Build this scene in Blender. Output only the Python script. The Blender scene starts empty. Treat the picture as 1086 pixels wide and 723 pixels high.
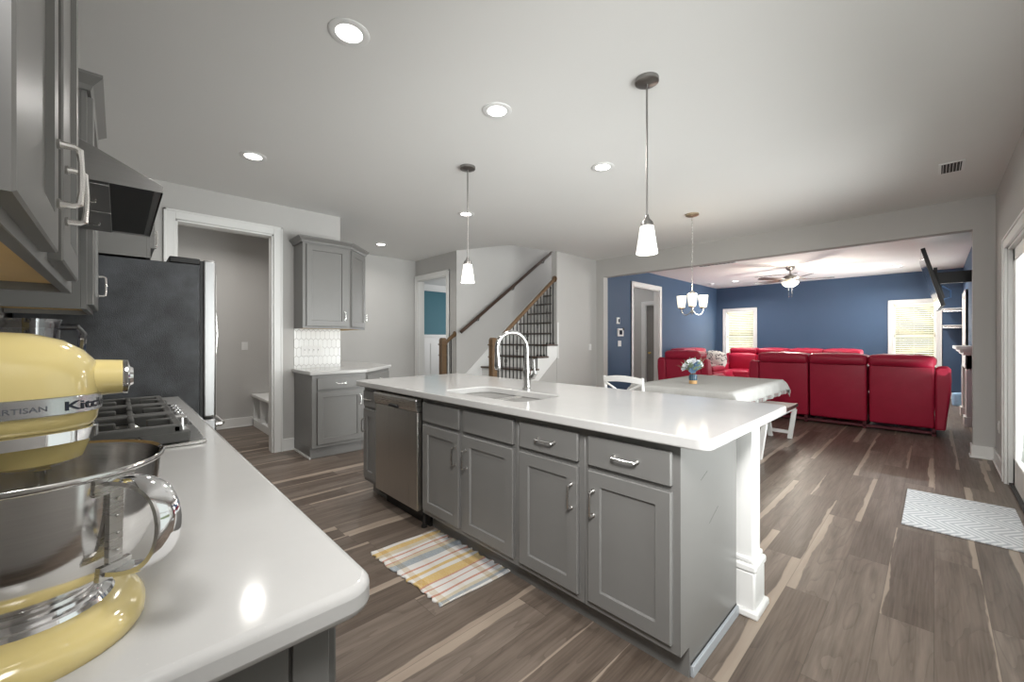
import bpy, bmesh, math, random
from mathutils import Vector, Matrix
random.seed(7)
PI = math.pi
C = bpy.context.scene.collection
SC = bpy.context.scene

# ------------------------------------------------------------------ camera, sky, light, exposure
cam = bpy.data.cameras.new('camera'); camo = bpy.data.objects.new('camera', cam); C.objects.link(camo)
FPX = 432.0
cam.sensor_fit = 'HORIZONTAL'; cam.sensor_width = 36.0; cam.lens = 36.0 * FPX / 1086.0
cam.shift_y = -1.0 / 1086.0
cam.clip_start = 0.02; cam.clip_end = 200
TH = math.atan((990.5 - 543) / FPX)
camo.location = (0, 0, 1.24)
camo.rotation_euler = (PI / 2, 0, TH)
SC.camera = camo
vs = SC.view_settings
SC.display_settings.display_device = 'sRGB'
vs.view_transform = 'Standard'; vs.look = 'None'; vs.gamma = 1.0; vs.use_curve_mapping = False
vs.exposure = 0.0
SC.cycles.use_denoising = True
SC.cycles.max_bounces = 12; SC.cycles.diffuse_bounces = 6; SC.cycles.glossy_bounces = 5
SC.cycles.transmission_bounces = 6; SC.cycles.transparent_max_bounces = 12
SC.cycles.sample_clamp_indirect = 4.0

w = bpy.data.worlds.new('world'); SC.world = w; w.use_nodes = True
bg = w.node_tree.nodes['Background']
bg.inputs[0].default_value = (0.90, 0.95, 0.93, 1); bg.inputs[1].default_value = 1.1

def area(name, loc, aim, sx, sy, watts, col=(1, 1, 1), spread=PI):
    l = bpy.data.lights.new(name, 'AREA'); l.shape = 'RECTANGLE'; l.size = sx; l.size_y = sy
    l.energy = watts; l.color = col; l.spread = spread
    o = bpy.data.objects.new(name, l); C.objects.link(o); o.location = loc
    o.rotation_euler = Vector(aim).to_track_quat('-Z', 'Y').to_euler()
    return o
DAY = (0.97, 0.985, 1.0)
# daylight outside the windows and patio door, and inside the study
area('daylight_patio_door', (0.66, 4.56, 1.05), (-1, -0.1, 0.1), 1.8, 1.9, 74, DAY, 2.0)
area('fill_added_kitchen_window', (0.66, 2.2, 1.15), (-1, 0, 0.12), 2.4, 1.7, 43, DAY, 1.5)  # fill through a window added out of view to light the kitchen
area('daylight_living_side_window', (0.64, 11.3, 1.3), (-1, -0.3, 0.5), 0.8, 1.35, 140, DAY, 2.4)
area('fill_added_living_window', (0.64, 7.6, 1.3), (-0.7, 0.5, 0.65), 1.2, 1.3, 9, DAY, 1.6)  # fill through an unseen window added to brighten the living room
area('daylight_living_window_west', (-3.8, 12.86, 1.35), (0, -1, 0), 1.7, 1.8, 95, DAY)
area('daylight_living_window_east', (-0.3, 12.86, 1.35), (0, -1, 0), 1.7, 1.8, 95, DAY)
area('daylight_study', (-7.6, 7.7, 1.6), (0, -1, 0), 2.5, 1.6, 45, DAY)
area('fill_upper_hall', (-5.0, 8.9, 4.4), (0, -1, -0.5), 0.9, 1.2, 130, DAY)  # added fill to brighten the stairwell
# added soft fill beside the camera for the faces turned that way
area('fill_beside_camera', (0.22, -0.10, 2.30), (-0.42, 1, -0.60), 0.55, 0.55, 40, (1, 0.99, 0.97), 2.0)

# ------------------------------------------------------------------ node helpers
class G:
    def __init__(s, name):
        s.m = bpy.data.materials.new(name); s.m.use_nodes = True
        s.t = s.m.node_tree; s.n = s.t.nodes; s.l = s.t.links
        s.p = s.n['Principled BSDF']; s.out = s.n['Material Output']
    def put(s, sock, v):
        if hasattr(v, 'is_linked') or isinstance(v, bpy.types.NodeSocket): s.l.new(v, sock)
        else:
            if isinstance(v, (tuple, list)) and len(v) == 3 and sock.type == 'RGBA': v = (*v, 1)
            sock.default_value = v
    def math(s, op, a, b=0.0, c=None, clamp=False):
        n = s.n.new('ShaderNodeMath'); n.operation = op; n.use_clamp = clamp
        s.put(n.inputs[0], a); s.put(n.inputs[1], b)
        if c is not None: s.put(n.inputs[2], c)
        return n.outputs[0]
    def coord(s, which='Object'):
        return s.n.new('ShaderNodeTexCoord').outputs[which]
    def sep(s, v):
        n = s.n.new('ShaderNodeSeparateXYZ'); s.l.new(v, n.inputs[0]); return n.outputs
    def comb(s, x=0.0, y=0.0, z=0.0):
        n = s.n.new('ShaderNodeCombineXYZ')
        for i, v in enumerate((x, y, z)): s.put(n.inputs[i], v)
        return n.outputs[0]
    def noise(s, vec, scale, detail=3.0, rough=0.5, col=False):
        n = s.n.new('ShaderNodeTexNoise'); s.l.new(vec, n.inputs['Vector'])
        n.inputs['Scale'].default_value = scale; n.inputs['Detail'].default_value = detail; n.inputs['Roughness'].default_value = rough
        return n.outputs['Color' if col else 'Fac']
    def white(s, vec):
        n = s.n.new('ShaderNodeTexWhiteNoise'); n.noise_dimensions = '3D'; s.l.new(vec, n.inputs['Vector']); return n.outputs['Value']
    def ramp(s, fac, stops, interp='LINEAR'):
        n = s.n.new('ShaderNodeValToRGB'); s.l.new(fac, n.inputs[0]); cr = n.color_ramp; cr.interpolation = interp
        while len(cr.elements) < len(stops): cr.elements.new(0.5)
        for e, (p, c) in zip(cr.elements, stops): e.position = p; e.color = (*c, 1)
        return n.outputs[0]
    def mix(s, fac, a, b, mode='MIX'):
        n = s.n.new('ShaderNodeMix'); n.data_type = 'RGBA'; n.blend_type = mode
        s.put(n.inputs[0], fac); s.put(n.inputs[6], a); s.put(n.inputs[7], b); return n.outputs[2]
    def maprange(s, v, a, b, c=0.0, d=1.0):
        n = s.n.new('ShaderNodeMapRange'); s.l.new(v, n.inputs[0])
        for i, q in enumerate((a, b, c, d)): n.inputs[i + 1].default_value = q
        return n.outputs[0]
    def bump(s, h, strength=0.2, dist=0.002):
        n = s.n.new('ShaderNodeBump'); n.inputs['Strength'].default_value = strength; n.inputs['Distance'].default_value = dist
        s.l.new(h, n.inputs['Height']); s.l.new(n.outputs[0], s.p.inputs['Normal'])
    def set(s, **k):
        nm = dict(color='Base Color', rough='Roughness', metal='Metallic', spec='Specular IOR Level', emis='Emission Color', es='Emission Strength',
                  trans='Transmission Weight', ior='IOR', coat='Coat Weight', coatr='Coat Roughness', aniso='Anisotropic', alpha='Alpha', sub='Subsurface Weight', sheen='Sheen Weight')
        for a, v in k.items(): s.put(s.p.inputs[nm[a]], v)
        return s.m

def plain(name, color, rough=0.5, var=0.0, nscale=6.0, bump=0.0, bscale=200.0, **k):
    g = G(name)
    v = g.coord()
    if var:
        f = g.noise(v, nscale, 4)
        c = g.mix(f, tuple(x * (1 - var) for x in color), tuple(min(1, x * (1 + var)) for x in color))
    else: c = color
    g.set(color=c, rough=rough, **k)
    if bump: g.bump(g.noise(v, bscale, 2), bump, 0.001)
    return g.m

M = {}
M['wall'] = plain('greige_wall_paint', (0.52, 0.51, 0.495), 0.75, 0.02, 3, 0.05, 300, spec=0.2)
M['ceiling'] = plain('ceiling_paint', (0.77, 0.765, 0.75), 0.9, 0.015, 2, 0.08, 180, spec=0.1)
M['blue'] = plain('blue_wall_paint', (0.055, 0.094, 0.162), 0.6, 0.02, 3, 0.05, 300, spec=0.3)
M['teal'] = plain('teal_wall_paint', (0.05, 0.17, 0.22), 0.6, 0.02, 3)
M['trim'] = plain('white_trim_paint', (0.80, 0.80, 0.785), 0.35, 0.01, 5)
M['gray'] = plain('gray_cabinet_paint', (0.185, 0.182, 0.175), 0.34, 0.03, 12, 0.03, 90, spec=0.5)
M['birch'] = plain('birch_plywood', (0.70, 0.47, 0.19), 0.5, 0.12, 9)
M['black'] = plain('matte_black', (0.012, 0.012, 0.012), 0.5, 0.1)
M['dark'] = plain('dark_sill_and_painted_shade', (0.03, 0.03, 0.03), 0.7, 0.1)  # door sill colour, also shade painted into the island gap and vents
M['iron'] = plain('black_iron', (0.03, 0.028, 0.027), 0.45, 0.1, 30, metal=0.4)
M['castiron'] = plain('cast_iron', (0.075, 0.074, 0.07), 0.55, 0.25, 30, 0.3, 500)
M['nickel'] = plain('satin_nickel', (0.80, 0.79, 0.77), 0.22, 0.02, 40, metal=1.0)
M['chrome'] = plain('polished_chrome', (0.86, 0.86, 0.87), 0.07, 0.01, 40, metal=1.0)
M['faucet'] = plain('brushed_chrome', (0.46, 0.455, 0.45), 0.16, 0.02, 40, metal=1.0)
M['yellow'] = plain('pale_yellow_enamel', (0.72, 0.59, 0.255), 0.12, 0.02, 8, coat=0.6)
M['plastic_white'] = plain('white_plastic', (0.78, 0.78, 0.77), 0.4, 0.01, 8)
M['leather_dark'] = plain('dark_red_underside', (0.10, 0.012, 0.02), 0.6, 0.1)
M['bluebag'] = plain('light_blue_fabric', (0.30, 0.48, 0.68), 0.7, 0.2, 25)
M['brass'] = plain('brass', (0.75, 0.55, 0.22), 0.25, 0.05, metal=1.0)
M['petal_white'] = plain('white_petals', (0.78, 0.80, 0.84), 0.6, 0.1, 60)
M['petal_blue'] = plain('blue_petals', (0.13, 0.22, 0.34), 0.6, 0.25, 60)
M['leaf'] = plain('sage_leaves', (0.24, 0.31, 0.20), 0.6, 0.25, 40)
M['soil_dark'] = plain('dark_outlet_slots', (0.02, 0.02, 0.02), 0.6, 0.1)
M['screen'] = plain('dark_glossy_screen', (0.012, 0.013, 0.016), 0.1, 0.1)
M['hedge'] = plain('hedge_leaves', (0.20, 0.26, 0.09), 0.8, 0.6, 6)
M['lawn'] = plain('lawn_grass', (0.20, 0.25, 0.10), 0.9, 0.4, 3)

def emat(name, col, es):
    g = G(name); f = g.noise(g.coord(), 30, 2)
    return g.set(color=g.mix(f, (0.8, 0.8, 0.78), (0.84, 0.84, 0.82)), emis=(*col, 1), es=es, rough=0.5)
M['lamp'] = emat('lit_lamp_diffuser', (1.0, 0.97, 0.92), 9.0)
M['shade'] = emat('lit_frosted_shade', (1.0, 0.965, 0.90), 1.0)
M['shade_warm'] = emat('lit_warm_frosted_shade', (1.0, 0.86, 0.62), 0.95)
M['bowl_light'] = emat('lit_fan_bowl', (1.0, 0.84, 0.58), 1.8)

def steel(name, color, rough, axis, scl=(2, 2, 200)):
    g = G(name); v = g.coord(); s = g.sep(v)
    vec = g.comb(g.math('MULTIPLY', s[0], scl[0]), g.math('MULTIPLY', s[1], scl[1]), g.math('MULTIPLY', s[2], scl[2]))
    f = g.noise(vec, 1.0, 4)
    g.set(color=g.mix(f, tuple(c * 0.9 for c in color), tuple(min(1, c * 1.08) for c in color)), metal=1.0, rough=g.maprange(f, 0.2, 0.8, rough * 0.85, rough * 1.2))
    g.bump(f, 0.04, 0.001)
    return g.m
M['steel_v'] = steel('brushed_stainless', (0.52, 0.50, 0.47), 0.30, 'z', (160, 160, 1.5))
M['steel_h'] = steel('brushed_stainless_horizontal', (0.58, 0.57, 0.55), 0.28, 'x', (3, 3, 260))
M['steel_bowl'] = steel('spun_stainless_bowl', (0.72, 0.71, 0.70), 0.13, 'z', (4, 4, 420))
M['steel_sink'] = steel('satin_stainless_sink', (0.84, 0.83, 0.81), 0.27, 'x', (60, 3, 3))

def quartz():
    g = G('white_quartz'); v = g.coord('Object')
    a = g.noise(v, 2.2, 6, 0.65); sp = g.noise(v, 260, 1)
    c = g.mix(g.maprange(a, 0.35, 0.7), (0.525, 0.52, 0.509), (0.49, 0.486, 0.477))
    c = g.mix(g.maprange(sp, 0.70, 0.78), c, (0.55, 0.54, 0.52))
    return g.set(color=c, rough=0.10, spec=0.24)
M['quartz'] = quartz()

def floor_mat():
    g = G('vinyl_plank_floor'); s = g.sep(g.coord('Object'))
    ux = g.math('DIVIDE', s[0], 0.173); ix = g.math('FLOOR', ux); fx = g.math('FRACT', ux)
    r1 = g.white(g.comb(ix, 3.3, 1.0))
    uy = g.math('ADD', g.math('DIVIDE', s[1], 1.22), g.math('MULTIPLY', r1, 9.7)); iy = g.math('FLOOR', uy); fy = g.math('FRACT', uy)
    r2 = g.white(g.comb(ix, iy, 7.0)); r3 = g.white(g.comb(ix, iy, 13.0)); r4 = g.white(g.comb(ix, iy, 21.0))
    off = g.math('MULTIPLY', r2, 31.0)
    gv = g.comb(g.math('ADD', g.math('MULTIPLY', s[0], 22.0), off), g.math('ADD', g.math('MULTIPLY', s[1], 1.6), off), off)
    gr = g.noise(gv, 1.0, 6, 0.6)
    fv = g.comb(g.math('MULTIPLY', s[0], 120.0), g.math('MULTIPLY', s[1], 3.0), off)
    fine = g.noise(fv, 1.0, 3)
    cath = g.noise(g.comb(g.math('ADD', g.math('MULTIPLY', s[0], 7.0), off), g.math('ADD', g.math('MULTIPLY', s[1], 1.1), off), off), 1.0, 2)
    rings = g.math('FRACT', g.math('MULTIPLY', cath, 9.0))
    base = g.ramp(r2, [(0.0, (0.098, 0.072, 0.055)), (0.35, (0.142, 0.108, 0.085)), (0.7, (0.185, 0.146, 0.118)), (1.0, (0.235, 0.190, 0.156))])
    base = g.mix(g.maprange(gr, 0.35, 0.72, 0.0, 0.8), base, (0.07, 0.05, 0.038))
    base = g.mix(g.math('MULTIPLY', g.maprange(rings, 0.7, 1.0), 0.42), base, (0.06, 0.043, 0.032))
    base = g.mix(g.maprange(fine, 0.35, 0.75, 0.0, 0.28), base, (0.28, 0.23, 0.19))
    wob = g.noise(g.comb(off, g.math('MULTIPLY', s[1], 2.3), off), 1.0, 3)
    side = g.math('GREATER_THAN', r4, 0.5)
    fx2 = g.math('ABSOLUTE', g.math('SUBTRACT', side, fx))
    width = g.math('ADD', g.math('MULTIPLY', g.math('SUBTRACT', r3, 0.22), 0.36), g.math('MULTIPLY', g.math('SUBTRACT', wob, 0.5), 0.35))
    sap = g.math('MULTIPLY', g.maprange(g.math('SUBTRACT', width, fx2), 0.0, 0.03), g.math('GREATER_THAN', r3, 0.30))
    sapc = g.mix(g.maprange(gr, 0.3, 0.7), (0.39, 0.32, 0.255), (0.31, 0.245, 0.195))
    col = g.mix(sap, base, sapc)
    kn = g.n.new('ShaderNodeTexVoronoi'); kn.feature = 'F1'; g.l.new(g.comb(g.math('MULTIPLY', s[0], 2.6), g.math('MULTIPLY', s[1], 0.9), 0.0), kn.inputs['Vector']); kn.inputs['Scale'].default_value = 1.0
    col = g.mix(g.maprange(kn.outputs['Distance'], 0.02, 0.07, 0.55, 0.0), col, (0.035, 0.025, 0.02))
    ex = g.math('MINIMUM', fx, g.math('SUBTRACT', 1.0, fx)); ey = g.math('MINIMUM', fy, g.math('SUBTRACT', 1.0, fy))
    gap = g.math('MAXIMUM', g.maprange(ex, 0.0, 0.012, 1.0, 0.0), g.maprange(ey, 0.0, 0.002, 1.0, 0.0))
    col = g.mix(g.math('MULTIPLY', gap, 0.6), col, (0.05, 0.038, 0.03))
    g.set(color=col, rough=g.maprange(gr, 0.2, 0.8, 0.34, 0.46), spec=0.4)
    g.bump(g.math('SUBTRACT', g.math('MULTIPLY', fine, 0.3), gap), 0.12, 0.002)
    return g.m
M['floor'] = floor_mat()

def leather():
    g = G('red_leather'); v = g.coord()
    f = g.noise(v, 5, 4); sv = g.sep(v); w_ = g.math('ADD', g.math('MULTIPLY', g.noise(v, 5, 2, 0.5), 0.6), g.math('MULTIPLY', g.noise(g.comb(g.math('ADD', g.math('MULTIPLY', sv[0], 5.0), g.math('MULTIPLY', sv[2], -7.0)), sv[1], g.math('ADD', sv[0], sv[2])), 1.0, 2), 0.7)); p = g.noise(v, 350, 2)
    g.set(color=g.mix(f, (0.33, 0.011, 0.036), (0.43, 0.018, 0.054)), rough=0.38, spec=0.35)
    g.bump(g.math('ADD', w_, g.math('MULTIPLY', p, 0.04)), 0.22, 0.02)
    return g.m
M['leather'] = leather()

def fridge_black():
    g = G('pebbled_black_steel'); v = g.coord()
    f = g.noise(v, 220, 2); b = g.noise(v, 3.2, 5, 0.6)
    g.set(color=g.mix(g.maprange(b, 0.38, 0.66), (0.012, 0.013, 0.015), (0.070, 0.075, 0.084)), rough=g.maprange(b, 0.3, 0.7, 0.34, 0.46), spec=0.5)
    g.bump(f, 0.55, 0.003)
    return g.m
M['fridge'] = fridge_black()

def wood(name, c1, c2, rough=0.4, axis=2):
    g = G(name); s = g.sep(g.coord()); k = [14, 14, 14]; k[axis] = 1.3
    f = g.noise(g.comb(*[g.math('MULTIPLY', s[i], float(k[i])) for i in range(3)]), 2.5, 5, 0.6)
    return g.set(color=g.mix(f, c1, c2), rough=rough)
M['oak'] = wood('stained_oak', (0.085, 0.048, 0.022), (0.185, 0.112, 0.055))
M['tread'] = wood('dark_stained_tread', (0.045, 0.026, 0.018), (0.085, 0.052, 0.035), 0.35, 0)
M['walnut'] = wood('walnut_blade', (0.025, 0.015, 0.012), (0.06, 0.035, 0.025), 0.35, 0)
M['benchtop'] = wood('red_brown_bench_top', (0.06, 0.03, 0.028), (0.13, 0.07, 0.062), 0.5, 1)
M['bambu'] = wood('pale_bamboo_base', (0.42, 0.24, 0.09), (0.60, 0.38, 0.17), 0.5, 2)

def tile():
    g = G('picket_tile_backsplash'); s = g.sep(g.coord())
    W, P_, S_ = 0.052, 0.022, 0.078; R_ = S_ + P_
    def lat(oy, oz):
        ux = g.math('DIVIDE', g.math('ADD', s[1], 40.0 * W + oy), W); uz = g.math('DIVIDE', g.math('ADD', s[2], oz), 2 * R_)
        ax = g.math('MULTIPLY', g.math('ABSOLUTE', g.math('SUBTRACT', g.math('FRACT', ux), 0.5)), W)
        az = g.math('MULTIPLY', g.math('ABSOLUTE', g.math('SUBTRACT', g.math('FRACT', uz), 0.5)), 2 * R_)
        m1 = g.math('MULTIPLY', ax, 2.0 / W)
        m2 = g.math('DIVIDE', g.math('ADD', az, g.math('MULTIPLY', ax, 2 * P_ / W)), S_ / 2 + P_)
        return g.math('MAXIMUM', m1, m2)
    m = g.math('MINIMUM', lat(0.0, 0.0), lat(W / 2, R_))
    gr = g.maprange(m, 0.90, 0.965)
    nz = g.noise(g.coord(), 14, 2)
    c = g.mix(gr, g.mix(nz, (0.74, 0.74, 0.725), (0.66, 0.66, 0.645)), (0.40, 0.39, 0.375))
    g.set(color=c, rough=0.22)
    g.bump(gr, -0.4, 0.003)
    return g.m
M['tile'] = tile()

def plaid():
    g = G('plaid_cotton_rug'); s = g.sep(g.coord())
    f = g.maprange(s[0], -0.36, 0.36)
    W_, Y_, R_, B_, O_ = (0.72, 0.70, 0.67), (0.66, 0.46, 0.17), (0.55, 0.27, 0.20), (0.33, 0.37, 0.40), (0.60, 0.52, 0.38)
    st = [(0.0, W_), (0.05, W_), (0.06, Y_), (0.12, O_), (0.17, W_), (0.20, R_), (0.22, W_), (0.27, R_), (0.285, O_), (0.33, B_), (0.41, W_), (0.47, R_), (0.49, W_), (0.54, Y_), (0.575, W_), (0.62, Y_), (0.71, R_), (0.725, W_), (0.77, R_), (0.785, W_), (0.84, R_), (0.86, W_), (0.90, O_), (0.93, B_), (0.96, W_)]
    c = g.ramp(f, st, 'CONSTANT') if len(st) <= 32 else None
    band = g.ramp(g.maprange(s[1], -0.23, 0.23), [(0.0, (1, 1, 1)), (0.08, (0.86, 0.78, 0.66)), (0.16, (1, 1, 1)), (0.36, (0.97, 0.93, 0.88)), (0.44, (1, 1, 1)), (0.72, (0.80, 0.72, 0.60)), (0.80, (0.95, 0.95, 0.97)), (0.88, (0.62, 0.66, 0.72)), (0.97, (1, 1, 1))], 'CONSTANT')
    wv = g.noise(g.comb(g.math('MULTIPLY', s[0], 40.0), g.math('MULTIPLY', s[1], 400.0), 0.0), 1.0, 2)
    c = g.mix(0.9, c, band, 'MULTIPLY')
    c = g.mix(g.maprange(wv, 0.4, 0.8, 0.0, 0.4), c, (0.75, 0.73, 0.70))
    g.set(color=c, rough=0.95, spec=0.1)
    g.bump(g.noise(g.coord(), 500, 2), 0.5, 0.003)
    return g.m
M['plaid'] = plaid()

def chevron():
    g = G('gray_white_chevron_mat'); s = g.sep(g.coord())
    tri = g.math('PINGPONG', g.math('ADD', s[1], 10.0), 0.155)
    tri2 = g.math('PINGPONG', g.math('ADD', s[0], 10.0), 0.155)
    k = g.math('FRACT', g.math('MULTIPLY', g.math('ADD', g.math('ADD', s[0], 5.0), g.math('MULTIPLY', tri, 0.75)), 24.0))
    nz = g.noise(g.coord(), 60, 2)
    ln = g.maprange(k, 0.42, 0.5, 0.0, 1.0)
    c = g.mix(ln, g.mix(nz, (0.66, 0.67, 0.69), (0.76, 0.77, 0.78)), g.mix(nz, (0.42, 0.44, 0.47), (0.52, 0.54, 0.57)))
    g.set(color=c, rough=0.9)
    g.bump(k, 0.2, 0.002)
    return g.m
M['chevron'] = chevron()

def cloth():
    g = G('linen_tablecloth'); v = g.coord(); s = g.sep(v)
    a = g.noise(g.comb(g.math('MULTIPLY', s[0], 300.0), g.math('MULTIPLY', s[1], 30.0), s[2]), 1.0, 2)
    b = g.noise(g.comb(g.math('MULTIPLY', s[0], 30.0), g.math('MULTIPLY', s[1], 300.0), s[2]), 1.0, 2)
    f = g.math('MULTIPLY', g.math('ADD', a, b), 0.5)
    g.set(color=g.mix(f, (0.36, 0.355, 0.342), (0.49, 0.485, 0.468)), rough=0.95, spec=0.1)
    g.bump(f, 0.4, 0.002)
    return g.m
M['cloth'] = cloth()

def printpillow():
    g = G('printed_pillow'); v = g.coord(); f = g.noise(v, 9, 2)
    g.set(color=g.ramp(f, [(0.0, (0.75, 0.74, 0.72)), (0.5, (0.10, 0.10, 0.11)), (0.56, (0.75, 0.74, 0.72))], 'CONSTANT'), rough=0.8)
    return g.m
M['print'] = printpillow()

def glassy(name, tint, mixf=0.12):
    g = G(name); n = g.n; tr = n.new('ShaderNodeBsdfTransparent'); gl = n.new('ShaderNodeBsdfGlossy'); mx = n.new('ShaderNodeMixShader')
    tr.inputs[0].default_value = (*tint, 1); gl.inputs['Roughness'].default_value = 0.03
    f = g.noise(g.coord(), 3, 1); g.l.new(g.maprange(f, 0, 1, mixf * 0.9, mixf * 1.1), mx.inputs[0])
    g.l.new(tr.outputs[0], mx.inputs[1]); g.l.new(gl.outputs[0], mx.inputs[2]); g.l.new(mx.outputs[0], g.out.inputs[0]); return g.m
M['glass'] = glassy('window_glass', (0.97, 0.98, 0.97), 0.06)
M['jar'] = glassy('smoky_clear_plastic', (0.62, 0.62, 0.66), 0.2)
M['clear'] = glassy('clear_shelf_glass', (0.85, 0.9, 0.9), 0.25)

def blind_mat():
    g = G('cream_blind_slats'); n = g.n; d = n.new('ShaderNodeBsdfDiffuse'); t = n.new('ShaderNodeBsdfTranslucent'); mx = n.new('ShaderNodeMixShader')
    f = g.noise(g.coord(), 4, 2); c = g.mix(f, (0.80, 0.77, 0.68), (0.84, 0.81, 0.73))
    g.l.new(c, d.inputs[0]); g.l.new(c, t.inputs[0]); mx.inputs[0].default_value = 0.45
    g.l.new(d.outputs[0], mx.inputs[1]); g.l.new(t.outputs[0], mx.inputs[2]); g.l.new(mx.outputs[0], g.out.inputs[0]); return g.m
M['blind'] = blind_mat()

# ------------------------------------------------------------------ mesh builder
class MB:
    def __init__(s): s.bm = bmesh.new(); s.uvface = None
    def box(s, x0, x1, y0, y1, z0, z1):
        x0, x1 = min(x0, x1), max(x0, x1); y0, y1 = min(y0, y1), max(y0, y1); z0, z1 = min(z0, z1), max(z0, z1)
        v = [s.bm.verts.new(p) for p in ((x0, y0, z0), (x1, y0, z0), (x1, y1, z0), (x0, y1, z0), (x0, y0, z1), (x1, y0, z1), (x1, y1, z1), (x0, y1, z1))]
        for f in ((3, 2, 1, 0), (4, 5, 6, 7), (0, 1, 5, 4), (1, 2, 6, 5), (2, 3, 7, 6), (3, 0, 4, 7)): s.bm.faces.new([v[i] for i in f])
        return s
    def hexa(s, pts):
        v = [s.bm.verts.new(p) for p in pts]
        for f in ((3, 2, 1, 0), (4, 5, 6, 7), (0, 1, 5, 4), (1, 2, 6, 5), (2, 3, 7, 6), (3, 0, 4, 7)): s.bm.faces.new([v[i] for i in f])
        return s
    def prism(s, poly, axis, a, b):
        def P(u, v_, t):
            return {'x': (t, u, v_), 'y': (u, t, v_), 'z': (u, v_, t)}[axis]
        A = [s.bm.verts.new(P(u, v_, a)) for u, v_ in poly]; B = [s.bm.verts.new(P(u, v_, b)) for u, v_ in poly]
        n = len(poly)
        s.bm.faces.new(list(reversed(A))); s.bm.faces.new(B)
        for i in range(n): s.bm.faces.new((A[i], A[(i + 1) % n], B[(i + 1) % n], B[i]))
        return s
    def rings(s, rings, closed=True, cap0=True, cap1=True):
        R = [[s.bm.verts.new(p) for p in r] for r in rings]; n = len(R[0])
        for a, b in zip(R, R[1:]):
            for i in range(n if closed else n - 1): s.bm.faces.new((a[i], a[(i + 1) % n], b[(i + 1) % n], b[i]))
        if cap0: s.bm.faces.new(list(reversed(R[0])))
        if cap1: s.bm.faces.new(R[-1])
        return s
    def lathe(s, prof, c=(0, 0, 0), seg=24, axis='z', cap0=True, cap1=True):
        rr = []
        for r, h in prof:
            ring = []
            for i in range(seg):
                t = 2 * PI * i / seg; u, v_ = r * math.cos(t), r * math.sin(t)
                p = {'z': (u, v_, h), 'x': (h, u, v_), 'y': (v_, h, u)}[axis]
                ring.append((p[0] + c[0], p[1] + c[1], p[2] + c[2]))
            rr.append(ring)
        return s.rings(rr, True, cap0, cap1)
    def tube(s, pts, r, seg=8, caps=True, flat=None, up=None):
        pts = [Vector(p) for p in pts]; rs = r if isinstance(r, (list, tuple)) else [r] * len(pts)
        out = []; prev = None
        for i, p in enumerate(pts):
            d = (pts[min(i + 1, len(pts) - 1)] - pts[max(i - 1, 0)]).normalized()
            if prev is None:
                ref = Vector(up) if up else (Vector((0, 0, 1)) if abs(d.z) < 0.9 else Vector((1, 0, 0)))
            else: ref = prev
            n1 = (ref - d * ref.dot(d)).normalized(); n2 = d.cross(n1); prev = n1
            ring = []
            for k in range(seg):
                t = 2 * PI * (k + 0.5) / seg
                a, b = (rs[i], rs[i]) if flat is None else flat
                ring.append(p + n1 * (a * math.cos(t)) + n2 * (b * math.sin(t)))
            out.append(ring)
        return s.rings(out, True, caps, caps)
    def sphere(s, c, rx, ry=None, rz=None, seg=16, rin=10):
        ry = ry or rx; rz = rz or rx
        m = Matrix.Translation(c) @ Matrix.Diagonal((rx, ry, rz, 1))
        bmesh.ops.create_uvsphere(s.bm, u_segments=seg, v_segments=rin, radius=1.0, matrix=m); return s
    def quad(s, *p):
        s.bm.faces.new([s.bm.verts.new(q) for q in p]); return s
    def xform(s, mat):
        bmesh.ops.transform(s.bm, matrix=mat, verts=s.bm.verts); return s
    def build(s, name, m, parent=None, bevel=0.0, seg=2, smooth=True, ang=35, sub=0, solid=0.0):
        bmesh.ops.recalc_face_normals(s.bm, faces=s.bm.faces)
        me = bpy.data.meshes.new(name); s.bm.to_mesh(me); s.bm.free()
        me.materials.append(m if not isinstance(m, str) else M[m])
        o = bpy.data.objects.new(name, me); C.objects.link(o)
        if smooth:
            for p in me.polygons: p.use_smooth = True
            me.set_sharp_from_angle(angle=math.radians(ang))
        if bevel:
            b = o.modifiers.new('bevel', 'BEVEL'); b.width = bevel; b.segments = seg; b.limit_method = 'ANGLE'; b.angle_limit = math.radians(40)
            b.harden_normals = False
            if smooth and seg >= 2:
                for p in me.polygons: p.use_smooth = True
        if sub:
            q = o.modifiers.new('subdivision', 'SUBSURF'); q.levels = sub; q.render_levels = sub
        if solid:
            q = o.modifiers.new('solidify', 'SOLIDIFY'); q.thickness = solid
        if parent: o.parent = parent
        return o

def thing(name, label, cat, loc=(0, 0, 0), rz=0.0, group=None):
    o = bpy.data.objects.new(name, None); C.objects.link(o); o.empty_display_size = 0.05
    o.location = loc; o.rotation_euler = (0, 0, rz); o['label'] = label; o['category'] = cat
    if group: o['group'] = group
    return o
def tag(o, label, cat, group=None, kind=None):
    o['label'] = label; o['category'] = cat
    if group: o['group'] = group
    if kind: o['kind'] = kind
    return o
def struct(name, mb, m, label=None, cat=None, bevel=0.0, **k):
    o = mb.build(name, m, None, bevel=bevel, **k); o['kind'] = 'structure'
    o['label'] = label or name.replace('_', ' '); o['category'] = cat or name.split('_')[0]
    return o
def B(*a): return MB().box(*a)
def rnd_rect(x0, x1, y0, y1, r, n=6):
    pts = []
    for cx, cy, a0 in ((x1 - r, y1 - r, 0), (x0 + r, y1 - r, PI / 2), (x0 + r, y0 + r, PI), (x1 - r, y0 + r, 1.5 * PI)):
        for i in range(n + 1):
            a = a0 + PI / 2 * i / n; pts.append((cx + r * math.cos(a), cy + r * math.sin(a)))
    return pts

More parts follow.
